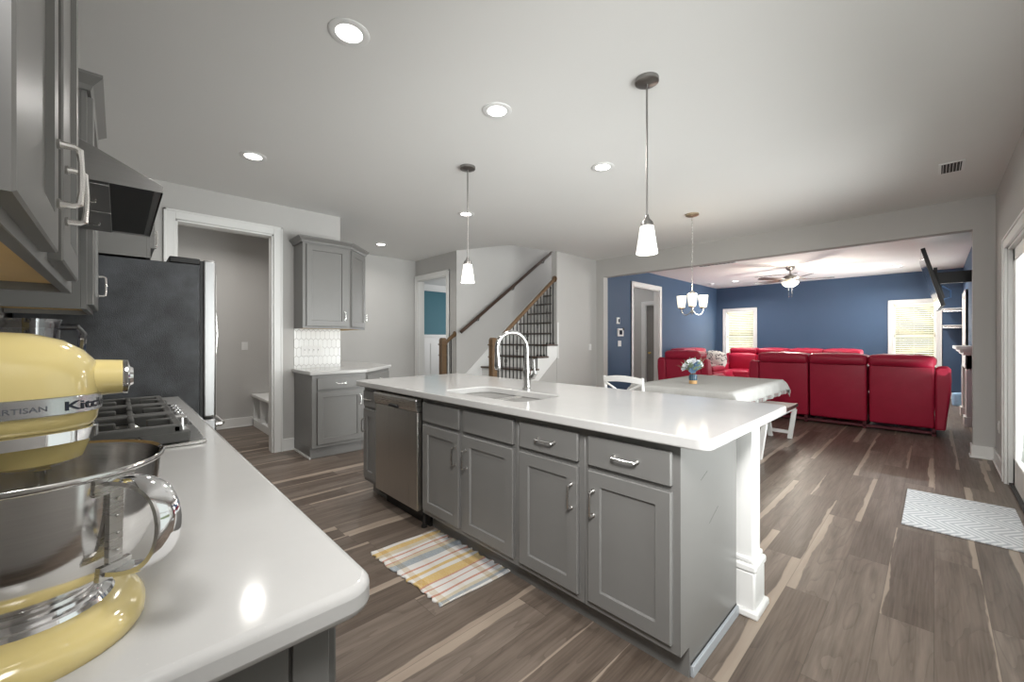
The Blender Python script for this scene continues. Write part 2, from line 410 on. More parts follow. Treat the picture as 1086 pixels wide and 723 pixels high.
# ------------------------------------------------------------------ room shell
Hc = 2.74
struct('floor', B(-10.2, 0.62, -0.5, 13.0, -0.1, 0.0), 'floor', 'brown wood-look plank floor running through the kitchen and living room', 'floor', smooth=False)
cl = MB()
cl.box(-10.2, 0.62, -0.5, 4.07, Hc, Hc + 0.1)
cl.prism([(-5.55, 4.07), (0.62, 4.07), (0.62, 6.56), (-4.49, 6.56), (-4.49, 5.30), (-4.64, 4.44)], 'z', Hc, Hc + 0.1)
cl.box(-10.2, -5.6, 4.07, 13.0, Hc, Hc + 0.1)
cl.box(-4.49, 0.62, 6.56, 13.0, Hc, Hc + 0.1)
struct('ceiling', cl, 'ceiling', 'flat off-white ceiling over kitchen, dining and living areas', 'ceiling', smooth=False)
up = MB(); up.box(-5.7, -4.3, 4.0, 9.2, 5.2, 5.3); up.box(-5.6, -4.49, 4.0, 4.07, 2.84, 5.2); up.box(-4.49, -4.39, 4.0, 9.2, 2.84, 5.2); up.box(-5.6, -4.49, 9.1, 9.2, 2.84, 5.2)
struct('wall_upper_stairwell', up, 'wall', 'upper part of the stairwell above the ceiling opening', 'wall', smooth=False)
struct('wall_kitchen', B(-5.05, 0.62, -0.5, -0.40, 0, Hc), 'wall', 'greige wall behind the hood and upper cabinets', 'wall', smooth=False)
wr = MB(); X0, X1 = 0.44, 0.58
wr.box(X0, X1, -0.4, 0.95, 0, Hc); wr.box(X0, X1, 0.95, 3.45, 0, 0.30); wr.box(X0, X1, 0.95, 3.45, 2.2, Hc); wr.box(X0, X1, 3.45, 3.62, 0, Hc)
wr.box(X0, X1, 3.62, 5.50, 2.03, Hc); wr.box(X0, X1, 5.50, 6.56, 0, Hc)
struct('wall_right', wr, 'wall', 'greige right wall with the patio door', 'wall', smooth=False)
wl = MB(); X0, X1 = 0.42, 0.58
wl.box(X0, X1, 6.56, 6.95, 0, Hc); wl.box(X0, X1, 6.95, 8.25, 0, 0.6); wl.box(X0, X1, 6.95, 8.25, 2.05, Hc); wl.box(X0, X1, 8.25, 10.85, 0, Hc); wl.box(X0, X1, 10.85, 11.75, 0, 0.6); wl.box(X0, X1, 10.85, 11.75, 2.05, Hc); wl.box(X0, X1, 11.75, 12.75, 0, Hc)
struct('wall_living_right', wl, 'blue', 'blue right-hand wall of the living room', 'wall', smooth=False)
wf = MB(); Y0, Y1 = 12.59, 12.75
W1 = (-4.165, -3.44); W2 = (-0.65, 0.045); WZ = (0.62, 2.06)
wf.box(-4.55, W1[0], Y0, Y1, 0, Hc); wf.box(W1[1], W2[0], Y0, Y1, 0, Hc); wf.box(W2[1], 0.42, Y0, Y1, 0, Hc)
for a, b in (W1, W2): wf.box(a, b, Y0, Y1, 0, WZ[0]); wf.box(a, b, Y0, Y1, WZ[1], Hc)
struct('wall_far', wf, 'blue', 'long blue far wall of the living room with two windows', 'wall', smooth=False)
wb = MB(); wb.box(-4.54, -4.42, 6.63, 7.824, 0, Hc); wb.box(-4.54, -4.42, 7.824, 9.0, 2.39, Hc); wb.box(-4.54, -4.42, 9.0, 12.6, 0, Hc)
struct('wall_living_left', wb, 'blue', 'blue left wall of the living room with a cased opening', 'wall', smooth=False)
struct('wall_stair', B(-4.55, -4.43, 5.33, 6.49, 0, Hc), 'wall', 'greige wall at the right of the staircase', 'wall', smooth=False)
struct('wall_stair_left', B(-5.67, -5.55, 4.07, 9.1, 0, 5.2), 'wall', 'greige wall carrying the sloping wall handrail', 'wall', smooth=False)
wd = MB(); wd.box(-6.87, -6.765, 4.07, 4.19, 0, Hc); wd.box(-6.765, -5.835, 4.07, 4.19, 2.36, Hc); wd.box(-5.835, -5.67, 4.07, 4.19, 0, Hc)
struct('wall_study', wd, 'wall', 'greige wall with the cased opening to the teal room', 'wall', smooth=False)
struct('wall_hall', B(-6.99, -6.87, -0.5, 4.19, 0, Hc), 'wall', 'greige wall at the back of the mudroom and hall', 'wall', smooth=False)
wp = MB(); wp.box(-5.17, -5.05, -0.4, 0.39, 0, Hc); wp.box(-5.17, -5.05, 0.39, 1.225, 2.40, Hc); wp.box(-5.17, -5.05, 1.225, 1.95, 0, Hc)
struct('wall_pantry', wp, 'wall', 'greige wall with the cased mudroom opening', 'wall', smooth=False)
struct('wall_pantry_end', B(-6.87, -5.17, 1.85, 1.95, 0, Hc), 'wall', 'greige mudroom side wall', 'wall', smooth=False)
struct('wall_mudroom', B(-6.87, -5.17, -0.5, -0.40, 0, Hc), 'wall', 'greige rear wall of the mudroom', 'wall', smooth=False)
bmx = MB(); bmx.box(-4.43, -4.272, 6.49, 6.63, 0, Hc); bmx.box(-4.272, 0.285, 6.49, 6.63, 2.41, Hc); bmx.box(0.285, 0.44, 6.49, 6.63, 0, Hc)
struct('wall_beam', bmx, 'wall', 'greige dropped beam and side returns between dining and living areas', 'beam', smooth=False)
# rooms seen through openings
st = MB(); st.box(-9.72, -9.6, 4.19, 8.0, 1.36, Hc)
struct('wall_teal', st, 'teal', 'teal wall seen through the hall doorway', 'wall', smooth=False)
ws = MB(); ws.box(-9.72, -9.6, 4.19, 8.0, 0, 1.36); ws.box(-9.6, -5.67, 9.0, 9.12, 0, Hc); ws.box(-10.0, -6.9, 4.07, 4.19, 0, Hc)
for k in range(6): ws.box(-9.6, -9.585, 4.3 + k * 0.62, 4.82 + k * 0.62, 0.25, 1.15)
ws.box(-9.6, -9.56, 4.19, 8.0, 1.33, 1.39)
struct('wall_wainscot', ws, 'trim', 'white panelled wainscot below the teal wall', 'wainscot', smooth=False)
cr = MB(); cr.prism([(-9.6, 2.58), (-9.57, 2.58), (-9.46, 2.74), (-9.6, 2.74)], 'y', 4.19, 9.0)
struct('trim_20', cr, 'trim', 'white crown moulding in the teal room', 'trim', smooth=False)
hw = MB(); hw.box(-5.67, -5.55, 9.1, 13.0, 0, Hc); hw.box(-5.55, -4.86, 9.18, 9.30, 0, Hc); hw.box(-4.86, -4.54, 9.18, 9.30, 2.08, Hc); hw.box(-5.55, -4.42, 12.6, 12.7, 0, Hc)
struct('wall_back_hall', hw, 'wall', 'greige hallway walls seen through the blue wall opening', 'wall', smooth=False)

def casing(name, axis, plane, out, a, b, ztop, wdt=0.088, th=0.02, depth=None, label=None, bottom=None):
    """door casing on a wall plane; axis = the wall's running axis; out = +-1 side it stands on"""
    mb = MB(); p0, p1 = plane, plane + out * th
    z0 = 0.0 if bottom is None else bottom
    def bx(u0, u1, z0_, z1_, q0=p0, q1=p1):
        if axis == 'y': mb.box(q0, q1, u0, u1, z0_, z1_)
        else: mb.box(u0, u1, q0, q1, z0_, z1_)
    bx(a - wdt, a, z0, ztop + wdt); bx(b, b + wdt, z0, ztop + wdt); bx(a, b, ztop, ztop + wdt)
    bx(a - wdt, a - wdt + 0.02, z0, ztop + wdt, p0, plane + out * (th + 0.008)); bx(b + wdt - 0.02, b + wdt, z0, ztop + wdt, p0, plane + out * (th + 0.008)); bx(a - wdt, b + wdt, ztop + wdt - 0.02, ztop + wdt, p0, plane + out * (th + 0.008))
    if bottom is not None: bx(a - wdt, b + wdt, z0 - wdt, z0)
    if depth:   # jamb lining
        d0, d1 = plane, plane - out * depth
        bx(a, a + 0.018, z0, ztop, d0, d1); bx(b - 0.018, b, z0, ztop, d0, d1); bx(a, b, ztop - 0.018, ztop, d0, d1)
    return struct(name, mb, 'trim', label, 'trim', bevel=0.003, seg=1)
casing('trim_1', 'y', -5.05, 1, 0.39, 1.225, 2.40, depth=0.12, label='white casing of the mudroom opening behind the refrigerator')
casing('trim_2', 'x', 4.07, -1, -6.765, -5.835, 2.36, depth=0.12, label='white casing of the hall opening to the teal room')
casing('trim_3', 'y', -4.42, 1, 7.824, 9.0, 2.39, depth=0.12, label='white casing of the opening in the blue wall')
casing('trim_4', 'y', 0.44, -1, 3.62, 5.50, 2.03, depth=0.14, label='white casing of the patio door')
casing('trim_5', 'x', 12.59, -1, W1[0], W1[1], WZ[1], 0.075, depth=0.10, bottom=WZ[0], label='white casing of the blinded window left of the sofa')
casing('trim_6', 'x', 12.59, -1, W2[0], W2[1], WZ[1], 0.075, depth=0.10, bottom=WZ[0], label='white casing of the blinded window beside the television')
casing('trim_7', 'y', 0.42, -1, 10.85, 11.75, 2.05, 0.09, 0.03, depth=0.10, bottom=0.6, label='white casing of the living room side window')
casing('trim_11', 'y', 0.42, -1, 6.95, 8.25, 2.05, 0.09, 0.03, depth=0.10, bottom=0.6, label='white casing of the added window behind the pillar')
casing('trim_8', 'x', 9.18, -1, -4.86, -4.56, 2.08, depth=0.1, label='white casing of the back hall door')
casing('trim_9', 'y', -6.87, 1, 0.05, 0.88, 2.05, label='white door casing on the mudroom rear wall')
casing('trim_10', 'y', 0.44, -1, 0.95, 3.45, 2.2, depth=0.1, bottom=0.30, label='white casing of the added kitchen window')
def baseb(name, pts, label=None, h=0.135, th=0.016):
    """pts: list of (x0,x1,y0,y1) boxes"""
    mb = MB()
    for x0, x1, y0, y1 in pts:
        mb.box(x0, x1, y0, y1, 0, h)
        ex = 0.008
        if abs(x1 - x0) < abs(y1 - y0): mb.box(x0 - ex, x1 + ex, y0, y1, 0, 0.02)
        else: mb.box(x0, x1, y0 - ex, y1 + ex, 0, 0.02)
    return struct(name, mb, 'trim', label, 'baseboard', bevel=0.004, seg=1)
T = 0.016
baseb('baseboard_pantry', [(-5.05, -5.05 + T, 1.313, 1.43), (-5.05, -5.05 + T, -0.4, 0.3)], 'white baseboard on the mudroom opening wall')
baseb('baseboard_mudroom', [(-6.87, -6.87 + T, 0.97, 1.40)], 'white baseboard at the back of the mudroom')
baseb('baseboard_hall', [(-6.87, -6.87 + T, 2.66, 4.07), (-6.83, -6.85, 4.05, 4.07), (-5.745, -5.56, 4.07 - T, 4.07)], 'white baseboard in the hall')
baseb('baseboard_stair', [(-4.43, -4.43 + T, 5.42, 6.49), (-4.43, -4.272, 6.49 - T, 6.49), (-4.272, -4.272 + T, 6.47, 6.63)], 'white baseboard below the stair wall')
baseb('baseboard_pillar', [(0.27, 0.44, 6.49 - T, 6.49), (0.27, 0.285, 6.47, 6.64), (0.44 - T, 0.44, 5.59, 6.49)], 'white baseboard around the right pillar')
baseb('baseboard_living_right', [(0.42 - T, 0.42, 6.63, 8.55), (0.42 - T, 0.42, 10.35, 12.59)], 'white baseboard along the blue right wall')
baseb('baseboard_far', [(-4.42, 0.42, 12.59 - T, 12.59)], 'white baseboard along the blue far wall')
baseb('baseboard_living_left', [(-4.42, -4.42 + T, 6.63, 7.73), (-4.42, -4.42 + T, 9.1, 12.59)], 'white baseboard along the blue left wall')
baseb('baseboard_back_hall', [(-5.55, -4.95, 9.18 - T, 9.18)], 'white baseboard in the back hall')

# ------------------------------------------------------------------ windows, blinds and doors
def window(name, axis, plane, a, b, z0, z1, out, label, blind=None):
    t = thing(name, label, 'window', ((a + b) / 2, plane + out * 0.07, z0) if axis == 'x' else (plane + out * 0.07, (a + b) / 2, z0)); t['kind'] = 'structure'
    wd_ = (b - a) / 2; h = z1 - z0; zm = h * 0.5
    if axis == 'y': t.rotation_euler = (0, 0, PI / 2)
    for nm, (q0, q1), dy in (('sash', (0, zm + 0.02), -0.012), ('sash', (zm - 0.02, h), 0.018)):
        f = MB(); x = wd_ - 0.002
        f.box(-x, -x + 0.045, dy - 0.014, dy + 0.014, q0, q1); f.box(x - 0.045, x, dy - 0.014, dy + 0.014, q0, q1); f.box(-x, x, dy - 0.014, dy + 0.014, q0, q0 + 0.045); f.box(-x, x, dy - 0.014, dy + 0.014, q1 - 0.045, q1)
        so = f.build(nm, 'trim', t, bevel=0.002, seg=1)
        B(-x + 0.04, x - 0.04, dy - 0.003, dy + 0.003, q0 + 0.04, q1 - 0.04).build('pane', 'glass', so, smooth=False)
    return t
window('window_1', 'x', 12.59, W1[0], W1[1], WZ[0], WZ[1], 1, 'white sash window on the blue wall, farther left')
window('window_2', 'x', 12.59, W2[0], W2[1], WZ[0], WZ[1], 1, 'white sash window on the blue wall, beside the television')
window('window_3', 'y', 0.42, 10.85, 11.75, 0.6, 2.05, 1, 'white sash window on the right wall beyond the mantel')
window('added_window_5', 'y', 0.42, 6.97, 8.23, 0.62, 2.03, 1, 'added unseen white living room window on the right wall behind the pillar')  # unseen window added to let fill light into the living room
window('added_window_4', 'y', 0.44, 0.97, 3.43, 0.32, 2.18, 1, 'added unseen wide white kitchen window on the right wall')  # out-of-view window added to let fill light into the kitchen
def blind(label, axis, plane, a, b, z0, z1, out, tilt):
    t = thing('window_blind', label, 'blind', ((a + b) / 2, plane + out * 0.012, z0) if axis == 'x' else (plane + out * 0.012, (a + b) / 2, z0), 0 if axis == 'x' else PI / 2, 'cream slatted window blinds')
    hw_ = (b - a) / 2 - 0.012; h = z1 - z0 - 0.03
    B(-hw_, hw_, -0.025, 0.025, h - 0.05, h).build('headrail', 'blind', t, bevel=0.003, seg=1)
    s = MB(); n = int((h - 0.08) / 0.042)
    for i in range(n):
        z = 0.03 + i * (h - 0.09) / (n - 1); c, q = math.cos(tilt) * 0.024, math.sin(tilt) * 0.024
        s.hexa([(-hw_, -c, z - q - 0.0012), (hw_, -c, z - q - 0.0012), (hw_, c, z + q - 0.0012), (-hw_, c, z + q - 0.0012), (-hw_, -c, z - q + 0.0012), (hw_, -c, z - q + 0.0012), (hw_, c, z + q + 0.0012), (-hw_, c, z + q + 0.0012)])
    s.build('slats', 'blind', t, smooth=False)
    B(-hw_, hw_, -0.02, 0.02, 0.0, 0.018).build('bottom_rail', 'blind', t, bevel=0.003, seg=1)
    cd = MB()
    for x in (-hw_ * 0.7, 0, hw_ * 0.7): cd.box(x - 0.0015, x + 0.0015, -0.027, -0.025, 0.01, h - 0.03)
    cd.build('ladder_cord', 'blind', t, smooth=False)
    return t
blind('cream slatted blind in the far window above the sofa corner', 'x', 12.59, W1[0] + 0.018, W1[1] - 0.018, WZ[0], WZ[1], 1, -0.55)
blind('cream slatted blind in the far window by the television', 'x', 12.59, W2[0] + 0.018, W2[1] - 0.018, WZ[0], WZ[1], 1, -0.55)
blind('cream slatted blind in the right wall window past the mantel', 'y', 0.42, 10.87, 11.73, 0.6, 2.05, 1, 0.4)
# patio door
pd_ = thing('door_1', 'white glazed patio door in the right wall', 'door', (0.50, 4.56, 0)); pd_['kind'] = 'structure'
for y0, y1, dx in ((-0.92, 0.02, 0.022), (-0.02, 0.92, -0.012)):
    f = MB(); f.box(dx - 0.02, dx + 0.02, y0, y0 + 0.11, 0.02, 2.01); f.box(dx - 0.02, dx + 0.02, y1 - 0.11, y1, 0.02, 2.01); f.box(dx - 0.02, dx + 0.02, y0, y1, 0.02, 0.24); f.box(dx - 0.02, dx + 0.02, y0, y1, 1.90, 2.01)
    lf = f.build('door_leaf', 'trim', pd_, bevel=0.006, seg=2)
    B(dx - 0.004, dx + 0.004, y0 + 0.10, y1 - 0.10, 0.23, 1.91).build('pane', 'glass', lf, smooth=False)
hd = MB(); hd.box(-0.05, -0.034, 0.05, 0.075, 0.9, 1.1); hd.build('handle', 'nickel', pd_, bevel=0.004)
B(-0.055, 0.07, -0.92, 0.92, 0.0, 0.022).build('sill', 'dark', pd_, bevel=0.003)
# back hall door with knob
bd = thing('door_2', 'narrow gray closet door with brass knob seen through the blue wall opening', 'door', (-4.71, 9.24, 0)); bd['kind'] = 'structure'
f = MB(); f.box(-0.13, 0.13, -0.02, 0.02, 0.01, 2.06)
for z0, z1 in ((0.2, 0.9), (1.05, 1.95)): f.box(-0.085, 0.085, -0.028, -0.02, z0, z1)
f.build('door_leaf', plain('taupe_door_paint', (0.26, 0.245, 0.23), 0.4, 0.08, 6), bd, bevel=0.004)
MB().lathe([(0.025, -0.02), (0.012, -0.03), (0.012, -0.05), (0.028, -0.06), (0.028, -0.08), (0.01, -0.09)], (-0.04, 0, 0.93), 16, 'y').build('knob', 'brass', bd)
# outdoors beyond the windows
out = B(-30, 30, 12.76, 40, -0.45, -0.35); struct('ground_lawn', out, 'lawn', 'lawn outside the living room windows', 'lawn', smooth=False)
for i, x in enumerate((-8.2, -5.15, -0.5, 3.0)):
    hb = MB()
    for k in range(40):
        a = random.random() * 6.28; r = random.random() ** 0.5 * 0.95
        hb.sphere((x + r * math.cos(a), 16.6 + 0.5 * math.sin(a) * r, 0.0 + random.random() * 2.6), 0.26 + 0.16 * random.random(), seg=8, rin=6)
    hb.sphere((x, 16.6, 0.4), 0.9, 0.6, 0.85, seg=10, rin=8)
    tag(hb.build('garden_bush', 'hedge'), 'leafy green bush outside behind the window blinds', 'bush', 'garden bushes outside')

# ------------------------------------------------------------------ cabinetry
def pull(mb_name, parent, c, length, axis, front=-1):
    """bow pull; c = centre on the face (local), sticks out to -y"""
    h = length / 2; pts = []
    if axis == 'z': P = lambda u, o_: (c[0], c[1] - o_, c[2] + u)
    else: P = lambda u, o_: (c[0] + u, c[1] - o_, c[2])
    for u, o_ in ((-h, 0.0), (-h, 0.020), (-h * 0.93, 0.0265), (-h * 0.5, 0.0285), (0, 0.0290), (h * 0.5, 0.0285), (h * 0.93, 0.0265), (h, 0.020), (h, 0.0)): pts.append(P(u, o_))
    mb = MB().tube(pts, [0.0065, 0.0055, 0.0055, 0.0042, 0.0050, 0.0042, 0.0055, 0.0055, 0.0065], 8)
    for u in (-h, h): 
        p = P(u, 0); mb.lathe([(0.009, -0.004), (0.008, 0.0)], (p[0], p[1], p[2]), 10, 'y')
    return mb.build('handle', 'nickel', parent)
def slab(x0, x1, z0, z1, t, y1=0.0, th=0.02, name='drawer_front'):
    return B(x0, x1, y1 - th, y1, z0, z1).build(name, 'gray', t, bevel=0.004)
def shaker(x0, x1, z0, z1, t, y1=0.0, th=0.02, rail=0.058, rec=0.010, name='door'):
    mb = MB(); bm = mb.bm; yf = y1 - th
    def R(i, y): return [(x0 + i, y, z0 + i), (x1 - i, y, z0 + i), (x1 - i, y, z1 - i), (x0 + i, y, z1 - i)]
    rings = [R(0, y1), R(0, yf + 0.003), R(0.003, yf), R(rail, yf), R(rail + 0.004, yf + rec), R(rail + 0.0041, yf + rec)]
    mb.rings(rings, True, True, True)
    return mb.build(name, 'gray', t, smooth=False)
def carcass(t, w_, depth, z0, z1, toe=True, name='body'):
    mb = MB(); mb.box(0, w_, 0.0, depth, z0, z1)
    o = mb.build(name, 'gray', t, bevel=0.0015, seg=1)
    if toe: B(0, w_, 0.075, depth, 0, z0).build('toe_kick', 'gray', t, smooth=False)
    return o
ZB, ZT = 0.115, 0.875
def base_unit(label, loc, rz, w_, depth, fronts, group=None, name='base_cabinet', toe=True):
    """fronts: list of (kind, x0, x1, z0, z1, handle)"""
    t = thing(name, label, 'cabinet', loc, rz, group)
    carcass(t, w_, depth, ZB, ZT, toe)
    for kind, x0, x1, z0, z1, hnd in fronts:
        if kind == 'drawer':
            d = slab(x0, x1, z0, z1, t)
            if hnd: pull('handle', d, ((x0 + x1) / 2, -0.02, (z0 + z1) / 2), 0.10, 'x')
        else:
            d = shaker(x0, x1, z0, z1, t)
            if hnd == 'L': pull('handle', d, (x0 + 0.029, -0.02, z1 - 0.13), 0.10, 'z')
            if hnd == 'R': pull('handle', d, (x1 - 0.029, -0.02, z1 - 0.13), 0.10, 'z')
    return t
# island; front frame plane Y=1.43, facing -Y
YF = 1.43; ID = 0.60
ID = 0.583
DZ = (0.718, 0.84); OZ = (0.15, 0.697)
base_unit('gray shaker cabinet at the far end of the island, left of the dishwasher', (-3.20, YF, 0), 0, 0.255, ID,
          [('drawer', 0.025, 0.235, *DZ, True), ('door', 0.025, 0.235, *OZ, 'L')])
base_unit('gray two-door sink cabinet beside the dishwasher with plain drawer fronts', (-2.32, YF, 0), 0, 0.885, ID,
          [('drawer', 0.025, 0.413, *DZ, False), ('drawer', 0.457, 0.863, *DZ, False), ('door', 0.025, 0.413, *OZ, 'R'), ('door', 0.457, 0.863, *OZ, 'L')], name='sink_cabinet')
base_unit('gray shaker island cabinet with drawer, second from the near end', (-1.435, YF, 0), 0, 0.402, ID,
          [('drawer', 0.024, 0.375, *DZ, True), ('door', 0.024, 0.375, *OZ, 'R')])
nearc = base_unit('gray shaker cabinet at the near end of the island with broad end panel', (-1.033, YF, 0), 0, 0.409, ID,
          [('drawer', 0.027, 0.383, *DZ, True), ('door', 0.027, 0.383, *OZ, 'L')])
MB().prism([(0.0, ZB), (0.075, ZB), (0.075, 0.03), (0.583, 0.03), (0.583, ZT), (0.0, ZT)], 'x', 0.4088, 0.4105).build('end_panel', 'gray', nearc, smooth=False)
B(0.409, 0.422, 0.085, 0.583, 0.0, 0.042).build('shoe_strip', plain('blue_gray_strip', (0.42, 0.45, 0.48), 0.4, 0.08, 20), nearc, bevel=0.002, seg=1)
B(0.4115, 0.4125, 0.085, 0.583, 0.042, 0.049).build('gap', 'dark', nearc, smooth=False)  # dark strip painted as the shade in the gap over the shoe strip
M['scuff'] = plain('dark_scuff', (0.07, 0.07, 0.068), 0.7, 0.1)
for (ya, za, yb, zb) in ((0.18, 0.70, 0.245, 0.722), (0.265, 0.508, 0.36, 0.55)):
    MB().hexa([(0.4100, ya, za), (0.4109, ya, za), (0.4109, yb, zb), (0.4100, yb, zb), (0.4100, ya, za + 0.0015), (0.4109, ya, za + 0.0015), (0.4109, yb, zb + 0.002), (0.4100, yb, zb + 0.002)]).build('scuff_mark', 'scuff', nearc, smooth=False)
bp = B(-3.20, -0.73, 2.015, 2.04, 0, ZT).build('island_back_panel', 'gray', None, bevel=0.002)
tag(bp, 'gray back panel closing the dining side of the island', 'panel')
# dishwasher
dwt = thing('dishwasher', 'stainless steel dishwasher in the island', 'dishwasher', (-2.935, YF, 0))
B(0.0, 0.61, 0.0, 0.57, 0.09, 0.865).build('body', 'black', dwt, smooth=False)
B(0.0, 0.61, 0.06, 0.57, 0.0, 0.09).build('toe_kick', 'black', dwt, smooth=False)
dd = B(0.006, 0.604, -0.035, -0.0, 0.125, 0.765).build('door', 'steel_v', dwt, bevel=0.004)
pn = MB(); pn.prism([(-0.045, 0.79), (-0.052, 0.845), (-0.04, 0.86), (0.0, 0.862), (0.0, 0.768), (-0.035, 0.768)], 'x', 0.004, 0.606)
po = pn.build('control_panel', 'steel_h', dwt, bevel=0.003)
B(0.245, 0.365, -0.0535, -0.03, 0.773, 0.79).build('handle_recess', 'black', po, bevel=0.003)
lg = MB().tube([(0.585, 0.03, 0.0), (0.585, 0.03, 0.09)], 0.012, 10); lg.lathe([(0.02, 0), (0.02, 0.012)], (0.585, 0.03, 0)); lg.build('leg', 'iron', dwt)
# island post
ip = thing('island_post', 'square white post with flared base holding the countertop overhang corner', 'post', (-0.628, 2.108, 0))
B(-0.06, 0.06, -0.06, 0.06, 0.0, ZT).build('shaft', 'trim', ip, bevel=0.002)
pb = MB(); 
for z0, z1, e in ((0, 0.035, 0.092), (0.02, 0.20, 0.076), (0.20, 0.235, 0.082), (0.235, 0.262, 0.071)):
    pb.box(-min(e, 0.058) if False else -e, e, -e, e, z0, z1)
pb.build('plinth', 'trim', ip, bevel=0.009, seg=2)
# countertops
def worktop(name, label, poly, z0, z1, holes=None, bevel=0.011):
    mb = MB()
    if not holes: mb.prism(poly, 'z', z0, z1)
    else:
        bm = mb.bm
        for z, flip in ((z0, True), (z1, False)):
            loops = [poly] + holes; es = []
            for lp in loops:
                vs_ = [bm.verts.new((x, y, z)) for x, y in lp]
                es += [bm.edges.new((vs_[i], vs_[(i + 1) % len(vs_)])) for i in range(len(vs_))]
            bmesh.ops.triangle_fill(bm, edges=es, use_beauty=True, use_dissolve=False)
        def K(p, z): return min(bm.verts, key=lambda v: (v.co.x - p[0]) ** 2 + (v.co.y - p[1]) ** 2 + (v.co.z - z) ** 2)
        for lp in [poly] + holes:
            n = len(lp); lo_, hi_ = [K(p, z0) for p in lp], [K(p, z1) for p in lp]
            for i in range(n): bm.faces.new((lo_[i], lo_[(i + 1) % n], hi_[(i + 1) % n], hi_[i]))
        bmesh.ops.dissolve_limit(bm, angle_limit=0.01, verts=bm.verts, edges=bm.edges)
    o = mb.build(name, 'quartz', None, bevel=bevel, seg=3, ang=30)
    tag(o, label, 'countertop'); return o
def islpoly():
    x0, x1, y0, y1, r = -3.255, -0.503, 1.37, 2.40, 0.045
    return rnd_rect(x0, x1, y0, y1, r, 5)
S1 = (-2.20, -1.875); S2 = (-1.825, -1.50); SY = (1.50, 1.862)
hole = [rnd_rect(S1[0], S2[1], SY[0], SY[1], 0.07, 5)]
worktop('countertop', 'white quartz countertop covering the whole island', islpoly(), 0.875, 0.915, hole)
# sink
sk = thing('kitchen_sink', 'double bowl stainless sink set under the island countertop', 'sink', (-1.85, 1.67, 0.875))
def basin(x0, x1):
    mb = MB(); r = 0.06
    rr = []
    for d, z in ((0.0, 0.0), (0.002, -0.02), (0.012, -0.16), (0.04, -0.185), (0.10, -0.19)):
        rr.append([(x - -1.85, y - 1.67, z) for x, y in rnd_rect(x0 + d, x1 - d, SY[0] + 0.002 + d, SY[1] - 0.002 - d, max(0.012, r - d * 0.4), 5)])
    mb.rings(rr, True, False, True)
    return mb
for a, b in (S1, S2): 
    bo = basin(a, b).build('basin', 'steel_sink', sk, solid=0.002)
    MB().lathe([(0.035, -0.189), (0.035, -0.186), (0.02, -0.185)], ((a + b) / 2 + 1.85, 0, 0), 16).build('drain', 'chrome', bo)
dv = B(S1[1] - 0.002 + 1.85, S2[0] + 0.002 + 1.85, SY[0] - 1.67 + 0.01, SY[1] - 1.67 - 0.006, -0.05, 0.004).build('divider', 'steel_sink', sk, bevel=0.004)
rm = MB(); rr = []
for d, z in ((-0.012, -0.001), (-0.012, -0.003), (0.002, -0.003), (0.002, -0.001)):
    rr.append([(x + 1.85, y - 1.67, z) for x, y in rnd_rect(S1[0] + d, S2[1] - d, SY[0] + d, SY[1] - d, 0.07, 5)])
rm.rings(rr, True, False, False); rm.build('rim', 'steel_sink', sk)
# faucet
fa = thing('kitchen_faucet', 'chrome gooseneck pull-down faucet behind the island sink', 'faucet', (-1.855, 1.925, 0.915))
MB().lathe([(0.029, 0.0), (0.029, 0.008), (0.024, 0.014), (0.023, 0.06), (0.0265, 0.10), (0.025, 0.13), (0.018, 0.17), (0.0145, 0.21)], (0, 0, 0), 20).build('body', 'faucet', fa)
AX = Vector((-0.35, -0.93, 0)).normalized(); pts = []
R0 = 0.105
for i in range(0, 4): pts.append(Vector((0, 0, 0.20 + i * 0.022)))
for i in range(0, 13):
    a = PI * i / 12 * 1.06; pts.append(AX * (R0 - R0 * math.cos(a)) + Vector((0, 0, 0.27 + R0 * math.sin(a))))
MB().tube(pts, 0.0150, 14).build('spout', 'faucet', fa)
e = pts[-1]; d = (pts[-1] - pts[-2]).normalized()
MB().tube([e, e + d * 0.02, e + d * 0.06, e + d * 0.10, e + d * 0.115], [0.0155, 0.0175, 0.020, 0.022, 0.018], 14).build('spray_head', 'faucet', fa)
hl = MB(); sd = Vector((0.9, 0.35, 0)).normalized()
hl.tube([sd * 0.015 + Vector((0, 0, 0.075)), sd * 0.045 + Vector((0, 0, 0.085)), sd * 0.058 + Vector((0, 0, 0.11))], [0.016, 0.018, 0.016], 12)
hl.tube([sd * 0.056 + Vector((0, 0, 0.10)), sd * 0.05 + Vector((0, 0, 0.15)), sd * 0.048 + Vector((0, 0, 0.20))], [0.012, 0.007, 0.006], 10)
hl.build('lever_handle', 'faucet', fa)

# left run: base cabinets face +Y, front frame Y=0.205
def LEFT(x, w_, label, fronts): return base_unit(label, (x, 0.205, 0), PI, w_, 0.60, fronts)
le = LEFT(-0.575, 0.46, 'gray base cabinet at the near end of the stove counter, under the mixer', [('drawer', 0.02, 0.44, *DZ, True), ('door', 0.02, 0.44, *OZ, 'R')])
B(-0.006, 0.0, 0.0, 0.045, 0.0, ZT).build('face_stile', 'gray', le, bevel=0.001, seg=1)
B(-0.006, 0.0, 0.050, 0.60, 0.0, ZT).build('end_panel', 'gray', le, bevel=0.001, seg=1)
LEFT(-1.035, 0.45, 'gray base cabinet between the mixer counter end and the cooktop', [('drawer', 0.02, 0.43, *DZ, True), ('door', 0.02, 0.43, *OZ, 'L')])
LEFT(-1.485, 0.95, 'wide gray base cabinet directly under the gas cooktop', [('drawer', 0.02, 0.46, *DZ, False), ('drawer', 0.49, 0.93, *DZ, False), ('door', 0.02, 0.46, *OZ, 'R'), ('door', 0.49, 0.93, *OZ, 'L')])
